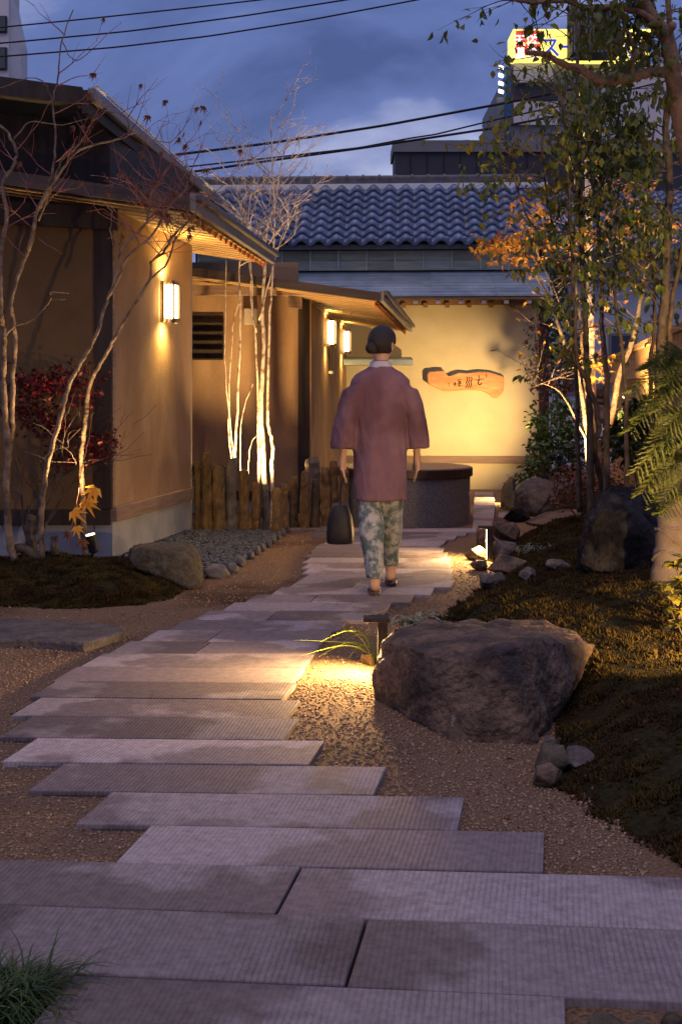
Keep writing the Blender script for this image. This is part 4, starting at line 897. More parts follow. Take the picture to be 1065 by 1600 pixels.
# rocks in front of the cream wall
rock('rock', [P(800,800,13.2),P(803,768,13.2),P(815,750,13.3),P(838,742,13.3),P(866,752,13.2),P(880,775,13.1),P(882,800,13.0),P(840,808,12.8),P(812,765,13.0),P(860,770,12.9),(2.0,13.8,.1),(2.4,13.8,.1),(1.9,13.2,0)], M['stone_pale'], 'pale craggy rock below the green bush', 'rock', 5, .02, 8)
rock('rock', [P(781,783,14.4),P(783,760,14.6),P(797,742,15.2),P(806,745,15.0),P(806,800,13.8),P(797,800,13.9),P(800,748,14.2),(2.1,15,0),(1.9,14.6,-.1),P(782,775,15.3)], M['stone_mossy'], 'tall warm lit kerb stone beside the far path light', 'rock', 4, .01, 10)
rock('rock', [P(815,815,11.2),P(850,798,11.5),P(900,792,11.6),P(915,800,11.3),P(905,818,11.0),P(840,822,10.8),(1.7,11.3,.05),(2.2,11.3,.1)], M['stone'], 'long flat dark rock lying between moss and craggy rock', 'rock', 4, .008, 9)
# flat stepping stone on the left
sp = [G(*p)[:2] for p in ((-70,976),(60,979),(150,985),(188,990),(197,998),(178,1006),(132,1019),(60,1014),(-70,1012))]
o = MB().prism(sp, -.03, .045).build('stepping_stone', M['stone_pale'], bevel=.012); tag(o, 'flat grey stepping stone set in the sand left of the path', 'stepping stone')
# foreground pebbles at the bottom edge
for i, (px, py, wv_, lab) in enumerate(((948,1607,60,'mossy brown cobble at the slab end in the front joint'),(1050,1606,46,'smaller brown cobble beyond the mossy one in the front joint'),(1000,1612,40,'little cobble between two larger ones in the front joint'))):
    c = G(px, py); rock('cobble', blob((c.x,c.y,.004), wv_*c.y/F/2, wv_*c.y/F/2.4, .028, 14, .2, i, 40+i), M['stone_mossy'], lab, 'cobble', 4, .004, 20)

# edging stones along the pebble bed
eds = [(338,897,44,24),(362,890,24,28),(376,880,18,22),(391,870,16,18),(402,864,13,16),(411,859,12,15),(420,852,11,14),(428,846,10,12),(436,841,9,10),(443,836,9,9),(450,832,8,8)]
ordn = ['first','second','third','fourth','fifth','sixth','seventh','eighth','ninth','tenth','eleventh','twelfth','thirteenth','fourteenth','fifteenth','sixteenth']
for i, (px, py, wv_, hv) in enumerate(eds):
    c = G(px, py+hv*.25); s = c.y/F
    lab = 'large smooth edging stone against the squat brown rock' if i == 0 else ordn[i]+' edging stone of the pebble bed counted from the squat brown rock'
    rock('edging_stone', blob((c.x,c.y+.02,.03), wv_*s/2*1.05, wv_*s/2, .05 if i else .075, 14, .12, i, 60+i), M['edge_stone'], lab, 'edging stone', 4, .003, 20, 'edging stones of the pebble bed')

# ------------------------------------------------------------------ standing stone stakes
STK = [(302.7,314,722,832,11.2,0),(314,333.6,705,833,11.15,0),(333,353.4,727,833,11.15,0),(353,372.4,715,833,11.2,1),(372,390,733,831,11.2,0),(391,408.7,753,831,11.2,0),(408,421.5,756,831,11.25,1),(424,442,761,834,11.05,0),(436,452,754,828,11.4,0),(451,467.5,744,826,11.5,0),(467.5,486,735,826,11.4,0),(485,499,749,825,11.5,0),(474,500,713,822,11.9,1),(500,516,728,824,11.75,0),(514,530,719,824,11.8,0),(530,546,730,824,11.75,0)]
for i, (x0, x1, yt, yb, d, g) in enumerate(STK):
    a = PX(x0,d); b = PX(x1,d); cx_ = (a+b)/2; hw = (b-a)/2*.99; zt = PZ(yt,d); rings = []
    rr = random.Random(i*7+1); nseg = 15; dep = hw*rr.uniform(.75,1.0)
    base = [(-1,-.55),(-.5,-1),(.45,-1),(1,-.45),(.95,.5),(.4,1),(-.5,1),(-1,.5)]
    bx_ = [(u+rr.uniform(-.12,.12), v+rr.uniform(-.15,.15)) for u, v in base]; tl = rr.uniform(-.35,.35); tl2 = rr.uniform(-.25,.25)
    for k in range(nseg):
        t = k/(nseg-1); z = lerp(-.08, zt, t); wob = rr.uniform(-.04,.04)*hw+.10*hw*math.sin(t*4+i); sc2 = .96-(.14*t)+rr.uniform(-.05,.05); ring = []
        if k == nseg-1: sc2 *= .78
        for (u, v) in bx_:
            zz_ = z-(tl*u+tl2*v+.25)*hw*.6*(1 if k >= nseg-2 else 0)-(0 if k < nseg-1 else .0)
            ring.append((cx_+u*hw*sc2+wob+rr.uniform(-.06,.06)*hw, d+v*dep*sc2+rr.uniform(-.10,.10)*hw, zz_+rr.uniform(-.05,.05)*hw))
        rings.append(ring)
    lab = ('tall ' if yt < 728 else 'short ' if yt > 750 else '')+('grey' if g else 'ochre')+' standing stone stake, '+ordn[i]+' from the house wall in the row'
    tag(MB().loft(rings).build('stone_stake', M['stake_grey'] if g else M['stake'], bevel=.006), lab, 'stone stake', 'standing stone stakes')
rk(440,821,10.95,17,24,'small ochre stone block at the foot of the stone stakes', 'stake', seed=33)

# ------------------------------------------------------------------ stone counter
cx_, cy_, rd = PX(632,12.15), 12.15, .66
desk = thing('stone_counter', 'low round speckled stone counter with a thin dark wooden top', 'counter', (cx_, cy_, 0))
zt = PZ(735, 11.5)
MB().lathe([(rd-.012,-.05),(rd-.012,zt-.09)], 48, (cx_,cy_,0)).build('base', M['desk_stone'], desk)
MB().lathe([(rd+.008,zt-.088),(rd+.012,zt-.082),(rd+.012,zt-.008),(rd+.004,zt)], 48, (cx_,cy_,0)).build('edge_band', M['desk_edge'], desk)
MB().lathe([(rd-.004,zt+.0005),(rd-.008,zt+.006)], 48, (cx_,cy_,0)).build('wooden_top', M['desk_wood'], desk)

# ------------------------------------------------------------------ board fence on the right
fa = Vector((2.66,9.5)); fb_ = Vector((3.88,17.5)); fd = (fb_-fa).normalized(); fn = Vector((fd.y,-fd.x)); fl = (fb_-fa).length
fence = thing('board_fence', 'tan vertical board fence with a capping rail behind the trees', 'fence', (fa.x+.6, fa.y+4, .2))
nb = int((fl+1.6)/.155)
for i in range(nb):
    q = fa+fd*(-1.5+i*.155); quadwall(q, q+fd*.149, -.1, 1.76, .018+.003*(i%2), fn).build('board', M['fence'], fence)
q0 = fa-fd*1.5; q1 = fa+fd*(nb*.155-1.5)
quadwall(q0-fn*.04, q1-fn*.04, 1.762, 1.82, .10, fn).build('cap_rail', M['fence'], fence)
for z in (.5, 1.45): quadwall(q0-fn*.032, q1-fn*.032, z, z+.07, .03, fn).build('rail', M['fence'], fence)

# ------------------------------------------------------------------ stone lantern
ld_ = 13.6; lx = PX(936,ld_); lz = zr(lx,ld_)
sl_ = thing('stone_lantern', 'weathered grey stone lantern with wide cap among the maple stems', 'stone lantern', (lx, ld_, lz))
MB().lathe([(.20,lz-.05),(.20,lz+.10),(.12,lz+.14),(.105,lz+.50),(.17,lz+.55),(.17,lz+.60)], 12, (lx,ld_,0)).build('pedestal', M['stone_pale'], sl_, bevel=.006)
zc = lz+.602
for sx in (-1,1):
    for sy in (-1,1): MB().box(lx+sx*.09-.03,lx+sx*.09+.03,ld_+sy*.09-.03,ld_+sy*.09+.03,zc,zc+.19).build('fire_box_post', M['stone_pale'], sl_)
zt2 = zc+.192
MB().lathe([(.30,zt2),(.31,zt2+.06),(.20,zt2+.14),(.10,zt2+.20)], 14, (lx,ld_,0)).build('cap', M['stone_pale'], sl_, bevel=.006)
MB().lathe([(.085,zt2+.201),(.10,zt2+.24),(.075,zt2+.27),(.09,zt2+.30),(.085,zt2+.38),(.04,zt2+.43),(.008,zt2+.45)], 14, (lx,ld_,0)).build('finial', M['stone_pale'], sl_)

# ------------------------------------------------------------------ plants: leaf shapes
def leaf_ovate(w=.36, fold=.12, droop=.15):
    v = [(0,0,0),(-w*.8,.35,fold),(0,.35,0),(w*.8,.35,fold),(-w*.62,.68,fold-droop*.4),(0,.68,-droop*.4),(w*.62,.68,fold-droop*.4),(0,1,-droop)]
    f = [(0,2,1),(0,3,2),(1,2,5),(1,5,4),(2,3,6),(2,6,5),(4,5,7),(5,6,7)]
    return np.array(v,float), np.array(f)
def leaf_maple(curl=.18):
    tips = [(-1.15,.55),(-.62,.80),(0,1.0),(.62,.80),(1.15,.55)]; v = [(0,0,0)]; f = []
    ring = []
    for i, (a, l) in enumerate(tips):
        ring.append((math.sin(a)*l, math.cos(a)*l, -curl*l*l))
        if i < 4:
            b = (a+tips[i+1][0])/2; ring.append((math.sin(b)*.36, math.cos(b)*.36, .02))
    v += [(-.20,-.06,0)]+ring+[(.20,-.06,0)]
    for i in range(1, len(v)-1): f.append((0,i+1,i))
    return np.array(v,float), np.array(f)
def blade(n=4, w=.05, bend=.5):
    v = []; f = []
    for i in range(n+1):
        t = i/n; ww = w*(1-t**1.6)+.004; y = math.sin(t*bend)/bend if bend else t; z = t*math.cos(t*bend*.9)
        v += [(-ww, y*bend*t*.8, z),(ww, y*bend*t*.8, z)]
    for i in range(n): f += [(2*i,2*i+1,2*i+3),(2*i,2*i+3,2*i+2)]
    return np.array(v,float), np.array(f)
LO, LM_, LB = leaf_ovate(), leaf_maple(), blade()
LROUND = leaf_ovate(.5,.10,.05)
def leaves(name, m, parent, pos, size, tpl, hang=.6, spread=.7, smooth=False):
    n = len(pos); pos = np.asarray(pos,float)
    rot = rotmats(n, None, RN.normal(-hang, spread*.5, n), RN.normal(0, spread, n))
    v, f = scatter(tpl[0], tpl[1], pos, rot, size*RN.uniform(.6,1.25,n))
    return link(name, npmesh(name, v, f), m, parent, smooth)
def smoothpoly(pts, k=5):
    pts = [Vector(p) for p in pts]; res = []; n = len(pts)
    for i in range(n-1):
        p0 = pts[max(i-1,0)]; p1 = pts[i]; p2 = pts[i+1]; p3 = pts[min(i+2,n-1)]
        for j in range(k):
            t = j/k; res.append(.5*((2*p1)+(p2-p0)*t+(2*p0-5*p1+4*p2-p3)*t*t+(3*p1-p0-3*p2+p3)*t**3))
    res.append(pts[-1]); return res
def stem(mb, px, d0, d1, r0, r1, jit=.006, base=None, n=8):
    k = len(px); pts = [P(p[0],p[1],lerp(d0,d1,i/(k-1))) for i, p in enumerate(px)]
    if base is not None: pts[0].z = base
    sp_ = smoothpoly(pts, 5); m = len(sp_)
    sp_ = [q+Vector((R.gauss(0,jit*.5),R.gauss(0,jit),0)) for q in sp_]
    mb.tube(sp_, [max(.0012, lerp(r0,r1,(i/(m-1))**.8)*R.uniform(.94,1.07)) for i in range(m)], n); return sp_
def twig(mb, p, dr, L, r, lvl, ends, up=.25, spread=.7, nk=3, kids=None, rnd=R):
    p = Vector(p); dr = Vector(dr).normalized(); pts = [p]; n = max(3, int(L/.05)); step = L/n
    for i in range(n):
        dr = (dr+Vector((rnd.gauss(0,.13),rnd.gauss(0,.13),rnd.gauss(0,.10)+up*.12))).normalized(); p = p+dr*step; pts.append(p)
    mb.tube(pts, [max(.0010, r*(1-.75*i/n)) for i in range(n+1)], 5 if r > .004 else 4, cap=False)
    ends.append((pts[-1], dr)); 
    if lvl > 0:
        for k in range(nk):
            i = rnd.randint(max(1,n//4), n); q = pts[i]
            side = Vector((rnd.gauss(0,1),rnd.gauss(0,1),rnd.gauss(0,.6))); nd = (dr+side.normalized()*spread).normalized()
            twig(mb, q, nd, L*rnd.uniform(.45,.7), r*.55, lvl-1, ends, up, spread, nk, kids, rnd)
    if kids is not None: kids.extend(pts[len(pts)//3:])

# ------------------------------------------------------------------ bare maples on the left
def maple(name, label, stems, twigspec, seed, nleaf, basept):
    rr = random.Random(seed); th = thing(name, label, 'tree', basept, 'bare maples before the house')
    tr = MB(); paths = [stem(tr, *s) for s in stems]; tr.build('trunk', M['bark_pale'], th, smooth=True)
    tw = MB(); ends = []
    for (i, t0, t1, n, L, r, lvl) in twigspec:
        pth = paths[i]
        for k in range(n):
            q = pth[min(len(pth)-1, int(lerp(t0,t1,(k+rr.random()*.8)/n)*(len(pth)-1)))]
            a = rr.choice((-1,1)); dr = Vector((a*rr.uniform(.3,1), rr.uniform(-.5,.25), rr.uniform(.2,1.0)))
            twig(tw, q, dr, L*rr.uniform(.6,1.2), r, lvl, ends, .25, .75, 2, None, rr)
    tw.build('twigs', M['twig_red'], th, smooth=True)
    sel = rr.sample(ends, min(nleaf, len(ends)))
    t_ = leaf_maple(.55)
    for e in sel:
        for _ in range(rr.randint(1,2)):
            m4 = Matrix.Translation(e[0]) @ Matrix.Rotation(rr.uniform(0,6.28),4,'Z') @ Matrix.Rotation(-rr.uniform(.8,1.9),4,'X') @ Matrix.Rotation(rr.uniform(-1,1),4,'Y')
            s2 = rr.uniform(.04,.065); MB().add([m4 @ (Vector(q)*s2) for q in t_[0]], [tuple(f) for f in t_[1]]).build('withered_leaf', M['leaf_brown'], th)
    return th
b1 = P(28,877,8.6)
maple('maple_tree', 'bare maple whose two pale stems rise at the dark front wall', [
    ([(28,884),(15,844),(11,759),(13,703),(8,647),(6,590),(7,534),(4,506),(2,480),(2,390),(12,342),(5,288),(22,258),(25,236),(12,207),(0,196)],8.55,8.05,.030,.008,.006,.05),
    ([(14,720),(17,690),(20,647),(21,577),(24,534),(21,500),(18,471),(33,420),(51,375),(57,336),(75,300),(84,255),(87,204),(83,162),(92,115),(97,65),(115,15)],8.5,7.95,.022,.0035),
    ([(45,392),(54,350),(63,318),(99,264),(126,234),(180,219),(200,212),(200,190),(188,178),(160,172)],8.2,8.0,.013,.0025),
    ([(200,212),(210,208),(228,216),(264,222),(282,204)],8.0,7.9,.005,.002),
    ([(60,345),(78,300),(96,252),(125,225),(141,195),(160,172)],8.2,8.05,.010,.002),
    ([(22,218),(45,192),(70,192),(99,195),(138,185)],8.1,8.0,.006,.002),
    ([(7,528),(24,510),(53,499),(80,468),(80,457),(107,458)],8.3,8.1,.006,.0035),
    ([(80,468),(103,468)],8.15,8.13,.004,.003),
    ([(83,162),(70,130),(45,122),(0,138)],7.95,7.8,.006,.002),
    ([(60,370),(70,380),(100,398)],8.2,8.15,.005,.002),
    ([(97,65),(120,95),(160,60),(190,35)],7.95,7.9,.004,.0015)],
    [(0,.55,1,7,.35,.005,1),(1,.45,1,9,.34,.0045,1),(2,.2,1,7,.30,.004,1),(4,.2,1,5,.28,.0035,1),(3,.3,1,3,.25,.003,1)], 3, 16, (b1.x,b1.y,zl(b1.x,b1.y)))
b2 = P(69,883,8.55)
maple('maple_tree', 'leaning bare maple stem brightly uplit on one side by the corner post', [
    ([(69,886),(65,844),(66,787),(73,737),(84,689),(98,641),(108,602),(121,577),(138,548),(153,517),(166,472),(176,450),(192,390),(222,357),(231,339),(240,297),(258,285)],8.5,8.05,.022,.006,.005,.06),
    ([(190,395),(173,366),(174,330),(155,312)],8.2,8.1,.006,.002),([(186,384),(194,354),(205,362)],8.2,8.15,.004,.002),
    ([(172,458),(188,430),(201,399),(234,372),(264,324),(288,300),(296,270)],8.25,8.0,.014,.004)],
    [(0,.82,1,9,.34,.0045,2),(3,.4,1,12,.36,.0045,2)], 11, 14, (b2.x,b2.y,zl(b2.x,b2.y)))
b3 = P(132,852,8.7)
maple('maple_tree', 'bare maple with a bent grey stem behind the black uplight', [
    ([(133,862),(131,820),(129,768),(128,703),(134,658),(139,610),(149,582),(169,548),(186,517),(205,485),(234,438),(236,410),(255,395),(270,370),(300,340)],8.75,8.1,.022,.006,.005,.06),
    ([(212,470),(234,438),(262,410),(275,372),(308,330),(330,300)],8.4,8.0,.010,.003)],
    [(0,.78,1,9,.36,.0045,2),(1,.45,1,10,.38,.004,2)], 23, 16, (b3.x,b3.y,zl(b3.x,b3.y)))
# gnarled old stump
st = thing('gnarled_stump', 'knobbly grey cut stump between the maple stems', 'stump', P(45,868,8.6))
mb = MB(); stem(mb, [(35,885),(50,862),(47,830),(50,806)], 8.65, 8.65, .045, .034); stem(mb, [(20,862),(34,856),(60,872),(72,884)], 8.6, 8.5, .035, .03); mb.build('trunk', M['bark_dark'], st, smooth=True)
mb = MB(); stem(mb, [(86,880),(85,838)], 8.6, 8.6, .028, .026); mb.build('sawn_limb', M['bark_dark'], st)
# yellow-leaved sprout
yl = thing('maple_sprout', 'maple sprout with glowing yellow leaves over the uplight', 'sprout', P(118,880,8.45))
mb = MB(); stem(mb, [(105,880),(112,830),(122,770),(128,735),(138,690),(144,648)], 8.45, 8.4, .004, .002); stem(mb, [(112,830),(126,790),(138,770)], 8.45, 8.35, .003, .002); mb.build('stem', M['twig_red'], yl)
for i, (px, py, s_, yaw) in enumerate(((150,772,.15,2.6),(136,790,.155,3.3),(114,808,.13,4.0),(120,833,.09,3.4),(108,843,.08,2.2),(130,853,.10,3.0))):
    t = leaf_maple(.3); c = P(px, py-10, 8.33)
    m4 = Matrix.Translation(c) @ Matrix.Rotation(R.uniform(-.4,.4),4,'Z') @ Matrix.Rotation(math.pi/2+R.uniform(-.5,.3),4,'X') @ Matrix.Rotation(yaw,4,'Z')
    MB().add([m4 @ (Vector(q)*s_) for q in t[0]], [tuple(f) for f in t[1]]).build('leaf', M['leaf_yellow'] if i < 4 else M['leaf_brown'], yl)
# red maple shrub
rs = thing('red_maple_shrub', 'low crimson leaved maple shrub against the dark front wall', 'shrub', P(45,860,8.95))
mb = MB(); pos = []; ends = []; rr = random.Random(5)
for k in range(9):
    twig(mb, P(40+k*3,850,8.95), (rr.uniform(-.5,.7), rr.uniform(-.25,.05), 1.0), rr.uniform(.7,1.1), .007, 2, ends, .1, .8, 3, None, rr)
mb.build('stems', M['bark_dark'], rs)
for (px,py,sx,sy,n) in ((70,600,50,18,260),(110,590,40,14,160),(30,640,30,16,120),(85,670,35,16,170),(60,640,40,20,150),(150,700,22,18,150),(170,685,16,14,60),(110,720,24,10,90),(135,620,22,12,80),(30,600,25,20,110)):
    for _ in range(n): pos.append(tuple(P(px+R.gauss(0,sx*.6), py+R.gauss(0,sy*.7), 8.85+R.gauss(0,.12))))
leaves('crown', M['leaf_red'], rs, pos, .042, LM_, .5, .8)
# fern like green plant and tuft near the stakes
sh = thing('green_shrub', 'dark green feathery shrub behind the stone stakes by the wall', 'shrub', P(318,800,11.7))
mb = MB(); pos = []
for k in range(14):
    a = R.uniform(-1.0,1.0); pts = [P(318,790,11.6)]; 
    for j in range(6): pts.append(pts[-1]+Vector((.035*a+.01,R.gauss(0,.015),.11-.02*j)))
    mb.tube(pts, .003, 4)
    for q in pts[3:]:
        for _ in range(9): pos.append(q+Vector((R.gauss(0,.035),R.gauss(0,.04),R.gauss(0,.025))))
mb.build('stems', M['bark_dark'], sh); leaves('foliage', M['leaf_dark'], sh, [tuple(p) for p in pos], .05, leaf_ovate(.16,.02,.2), .7, .6)

def grass(name, label, c, n, L, spread, m, w=.02, bend=1.1, lean=(0,0)):
    tp = blade(6, w, bend); yaw = RN.uniform(0,2*np.pi,n)
    pos = np.stack([c[0]+RN.normal(0,spread,n), c[1]+RN.normal(0,spread,n), np.full(n,c[2]-.01)],1)
    rot = rotmats(n, yaw, RN.normal(-.35,.25,n), RN.normal(0,.15,n))
    v, f = scatter(tp[0], tp[1], pos, rot, L*RN.uniform(.55,1.15,n))
    th = thing(name, label, 'grass', c); tag(link('blades', npmesh('blades', v, f), m, th), kind='stuff'); return th
grass('grass_tuft', 'dark green grass tuft at the corner of the front slabs', (PX(10,2.5),2.5,-.01), 620, .17, .042, M['grass_dark'], .012, 1.1)
c = G(478,826); grass('grass_tuft', 'thin green grass tuft growing at the foot of the stone stakes', (c.x,c.y,0), 90, .22, .03, M['grass_dark'], .02)
c = G(655,974); grass('grass_tuft', 'grey green strappy tuft between slab end and boulder top', (c.x,c.y,0), 70, .16, .06, M['grass_grey'], .05, 1.4)
c = P(880,872,8.6); grass('grass_tuft', 'silvery fine tuft in the moss behind the strip path light', (PX(835,9.0),9.0,zr(PX(835,9.0),9.0)), 90, .13, .07, M['grass_grey'], .03, 1.5)
# lime grass arching to the left beside the first bollard
lg = thing('lime_grass', 'lime green arching grass blades lit by the low path light', 'grass', G(580,1040))
for (x1,y1,hy) in ((500,1003,986),(458,1000,1003),(520,988,985),(545,985,990),(495,1028,1005),(535,1040,1010),(555,990,996),(578,1050,1025),(470,1025,1010),(572,948,985),(540,1000,992)):
    b0 = G(586+R.uniform(-6,6),1036+R.uniform(-4,6)); e = P(x1,y1,b0.y+R.uniform(-.15,.15)); mid = P((586+x1)/2, hy, b0.y)
    pts = smoothpoly([b0, (b0+mid)/2+Vector((.01,0,.03)), mid, e], 4); mb = MB(); n = len(pts)
    for i, q in enumerate(pts):
        w_ = .006*(1-(i/(n-1))**2)+.0006; mb.v += [(q.x,q.y-w_,q.z+w_*.7),(q.x,q.y,q.z-w_*.3),(q.x,q.y+w_,q.z+w_*.7)]
    for i in range(n-1): mb.f += [(3*i,3*i+1,3*i+4,3*i+3),(3*i+1,3*i+2,3*i+5,3*i+4)]
    mb.build('blade', M['grass_lime'], lg)
rk(575,1030,5.75,36,26,'small sandy stone under the lime grass by the path light', 'stake', seed=44)

# ------------------------------------------------------------------ white stemmed clump
bc = thing('white_stemmed_tree', 'clump of slender white uplit stems with bare twigs behind the stakes', 'tree', (PX(400,12.35),12.35,0))
mb = MB()
BS = [([(365,840),(366,725),(357,640),(351,558),(353,487),(353,408)],.009,.004),([(366,840),(366,725),(371,640),(374,558),(376,487),(374,416),(385,360),(392,300)],.014,.006),
      ([(362,725),(357,660),(364,512),(376,470)],.007,.004),([(412,840),(413,755),(408,640),(412,540),(410,487),(414,416),(416,369),(430,310),(434,289),(440,250),(452,215)],.024,.006),
      ([(426,840),(425,750),(425,690),(418,650),(421,505),(426,433),(428,380),(429,324),(425,258),(423,179)],.017,.004),([(404,840),(404,715),(403,612),(399,523),(395,487),(393,426),(385,346),(383,280),(374,196)],.012,.003),
      ([(400,520),(392,470),(390,420),(370,300),(340,250)],.007,.003),([(405,500),(420,440),(440,370),(470,300)],.008,.003)]
pth = [stem(mb, px, 12.33+R.uniform(-.06,.06), 12.30+R.uniform(-.08,.02), a*1.25, b, .006) for px, a, b in BS]
mb.build('trunk', M['bark_white'], bc, smooth=True)
mb = MB(); ends = []; rr = random.Random(9)
for i, n, t0 in ((1,8,.6),(3,16,.5),(4,18,.5),(5,12,.55),(6,7,.4),(7,9,.4),(0,3,.8),(2,2,.3)):
    for k in range(n):
        q = pth[i][min(len(pth[i])-1,int(lerp(t0,1,(k+.5)/n)*(len(pth[i])-1)))]
        if q.z < 2.55: continue
        twig(mb, q, (rr.choice((-1,1))*rr.uniform(.35,1), rr.uniform(-.5,.3), rr.uniform(.3,1)), rr.uniform(.28,.55), .006, 2, ends, .25, .7, 3, None, rr)
mb.build('twigs', M['bark_white'], bc)
mb = MB(); stem(mb, [(388,740),(390,700),(400,680)], 12.3, 12.3, .004, .002); stem(mb, [(376,735),(378,650),(396,600)],12.3,12.3,.006,.003); mb.build('shoot', M['bark_white'], bc)

# ------------------------------------------------------------------ slender evergreens on the right
def clear(q, rr):      # thin the crown where the hotel sign and the wall show through
    px = CX+q.x/q.y*F; py = HZ-(q.z-CAMH)/q.y*F
    if 770 < px < 885 and 30 < py < 112: return rr.random() < .78
    if px < 868 and py < 330: return rr.random() < .5
    if py > 430: return rr.random() < .45
    return False
def evergreen(label, stems, base, seed, ntw, L, t0, leafsize=.066, per=4, flt=None, side=0, dens=.5):
    rr = random.Random(seed); th = thing('evergreen_tree', label, 'tree', base, 'slender evergreens right of the path')
    mb = MB(); pth = [stem(mb, *s) for s in stems]; mb.build('trunk', M['bark_dark'], th, smooth=True)
    mb = MB(); kids = []; ends = []
    for i, p_ in enumerate(pth):
        for k in range(ntw[i]):
            q = p_[min(len(p_)-1,int(lerp(t0,1,(k+rr.random())/ntw[i])*(len(p_)-1)))]
            twig(mb, q, (rr.choice((-1,1))*rr.uniform(.3,1)+side, rr.uniform(-.7,.5), rr.uniform(-.1,.8)), L*rr.uniform(.5,1.2), .006, 1, ends, .0, .8, 2, kids, rr)
    mb.build('branches', M['bark_dark'], th)
    pos = []
    for q in kids:
        for _ in range(per):
            if rr.random() < dens and not clear(q, rr): pos.append(tuple(q+Vector((rr.gauss(0,.035),rr.gauss(0,.035),rr.gauss(-.01,.03)))))
    leaves('crown', M['leaf_green'], th, pos, leafsize, LO, 1.0, .8)
def zb(px, d): x = PX(px, d); return (x, d, zr(x, d))
evergreen('two stemmed evergreen rising beside the reddish azalea', [
    ([(924,830),(922,762),(921,675),(920,625),(916,575),(914,500),(908,400),(905,300),(900,200),(902,90),(898,0)],9.6,9.1,.036,.012),
    ([(940,800),(940,760),(932,725),(927,692),(935,670),(927,625),(912,587),(900,562),(897,500),(892,387),(887,280),(883,200),(870,120)],9.7,9.0,.030,.007)], zb(930,9.6), 31, (34,24), .46, .52)
evergreen('tall single stemmed evergreen forking high in front of the blue wall', [
    ([(947,810),(947,757),(947,675),(947,600),(942,537),(939,494),(940,441),(934,360),(938,280),(957,240),(963,200),(975,100),(980,20)],9.4,9.0,.030,.006),
    ([(936,330),(925,280),(930,200),(940,110)],9.1,8.9,.014,.005)], zb(947,9.4), 37, (18,9), .42, .58)
evergreen('thin dark evergreen stem between the fence and the black boulder', [
    ([(981,800),(979,750),(976,600),(970,537),(962,480),(960,400),(966,300),(985,210)],9.0,8.8,.022,.006),
    ([(1014,800),(1012,762),(1017,700),(1015,587),(1020,525),(1022,494),(1018,387),(1012,300),(1020,200)],9.0,8.7,.024,.007)], zb(981,9.0), 41, (11,13), .40, .55)
evergreen('stout dark evergreen close to the board fence', [
    ([(1030,800),(1031,560),(1038,467),(1043,360),(1045,267),(1039,200),(1048,90),(1040,-20)],8.6,8.4,.040,.018),
    ([(1046,800),(1046,562),(1046,500),(1058,420),(1075,330)],8.7,8.5,.026,.012)], zb(1031,8.6), 43, (26,12), .44, .45)
# small leaning evergreen spreading to the left in the upper part
evergreen('evergreen with low boughs reaching toward the pantile roof', [
    ([(905,800),(902,700),(900,600),(894,520),(880,430),(862,350),(850,280),(846,200)],9.9,9.2,.022,.006),
    ([(878,430),(850,380),(820,330),(800,270),(790,200)],9.5,9.1,.012,.004)], zb(905,9.9), 47, (11,13), .38, .6, side=-.2)

# wrapped tree at the right edge, its limb crossing the hotel sign
wt = thing('wrapped_tree', 'crooked tree with burlap wrapped trunk and brown limb across the hotel', 'tree', zb(1045,6.4))
mb = MB(); wp = [P(1042,925,6.4),P(1052,830,6.4),P(1062,740,6.4),P(1072,660,6.4),P(1082,560,6.4),P(1098,440,6.4)]
sp_ = smoothpoly(wp, 12); mb.tube(sp_, [ (.098-.045*i/len(sp_))*(1+.035*math.sin(i*1.9)+.02*math.sin(i*4.1)) for i in range(len(sp_))], 18); mb.build('wrapped_trunk', M['burlap'], wt, smooth=True)
mbw = MB()
for k in range(16):
    t = k/16; i = int(t*(len(sp_)-1)); q = sp_[i]; r_ = .098-.045*i/len(sp_); ring = []
    for j in range(19):
        a = 2*math.pi*j/18; ring.append(q+Vector((math.cos(a)*r_*1.02, math.sin(a)*r_*1.02, .045*math.sin(a+k*1.7)+.012*math.sin(3*a+k))))
    mbw.tube(ring, [.0065+.003*math.sin(j*1.3+k) for j in range(19)], 6)
mbw.build('wrap_fold', M['burlap'], wt)
mb = MB()
T1 = stem(mb, [(1098,440),(1095,330),(1072,230),(1058,160),(1050,110),(1040,60),(1012,20),(985,-30)], 6.4, 6.2, .055, .035, .004, n=10)
T2 = stem(mb, [(1058,125),(1048,104),(1040,60),(1052,40)], 6.3, 6.2, .03, .02, n=8)
T3 = stem(mb, [(1056,118),(1020,112),(985,122),(940,126),(905,108),(880,100),(855,86),(838,84),(822,82)], 6.3, 6.1, .030, .012, .008, n=9)
T4 = stem(mb, [(1035,50),(1000,20),(960,12),(920,14),(880,2),(830,4),(790,-2)], 6.2, 6.0, .022, .008, .006, n=8)
T5 = stem(mb, [(985,122),(990,80),(975,40)], 6.25, 6.1, .012, .006)
mb.build('limb', M['bark_brown'], wt, smooth=True)
mb = MB(); kids = []; ends = []; rr = random.Random(71)
for T_, n, t0, up_ in ((T3,7,.1,.1),(T4,20,.1,-.1),(T1,14,.55,.0),(T5,6,.3,.1)):
    for k in range(n):
        q = T_[min(len(T_)-1,int(lerp(t0,1,(k+rr.random())/n)*(len(T_)-1)))]
        twig(mb, q, (rr.uniform(-1,.6), rr.uniform(-.5,.6), rr.uniform(-.5,.6)), rr.uniform(.14,.32), .004, 1, ends, up_, .8, 2, kids, rr)
mb.build('branches', M['bark_dark'], wt)
leaves('crown', M['leaf_green'], wt, [tuple(q+Vector((rr.gauss(0,.02),rr.gauss(0,.02),rr.gauss(-.01,.02)))) for q in kids for _ in range(3) if rr.random() < .7 and not clear(q, rr)], .052, LO, .9, .9)

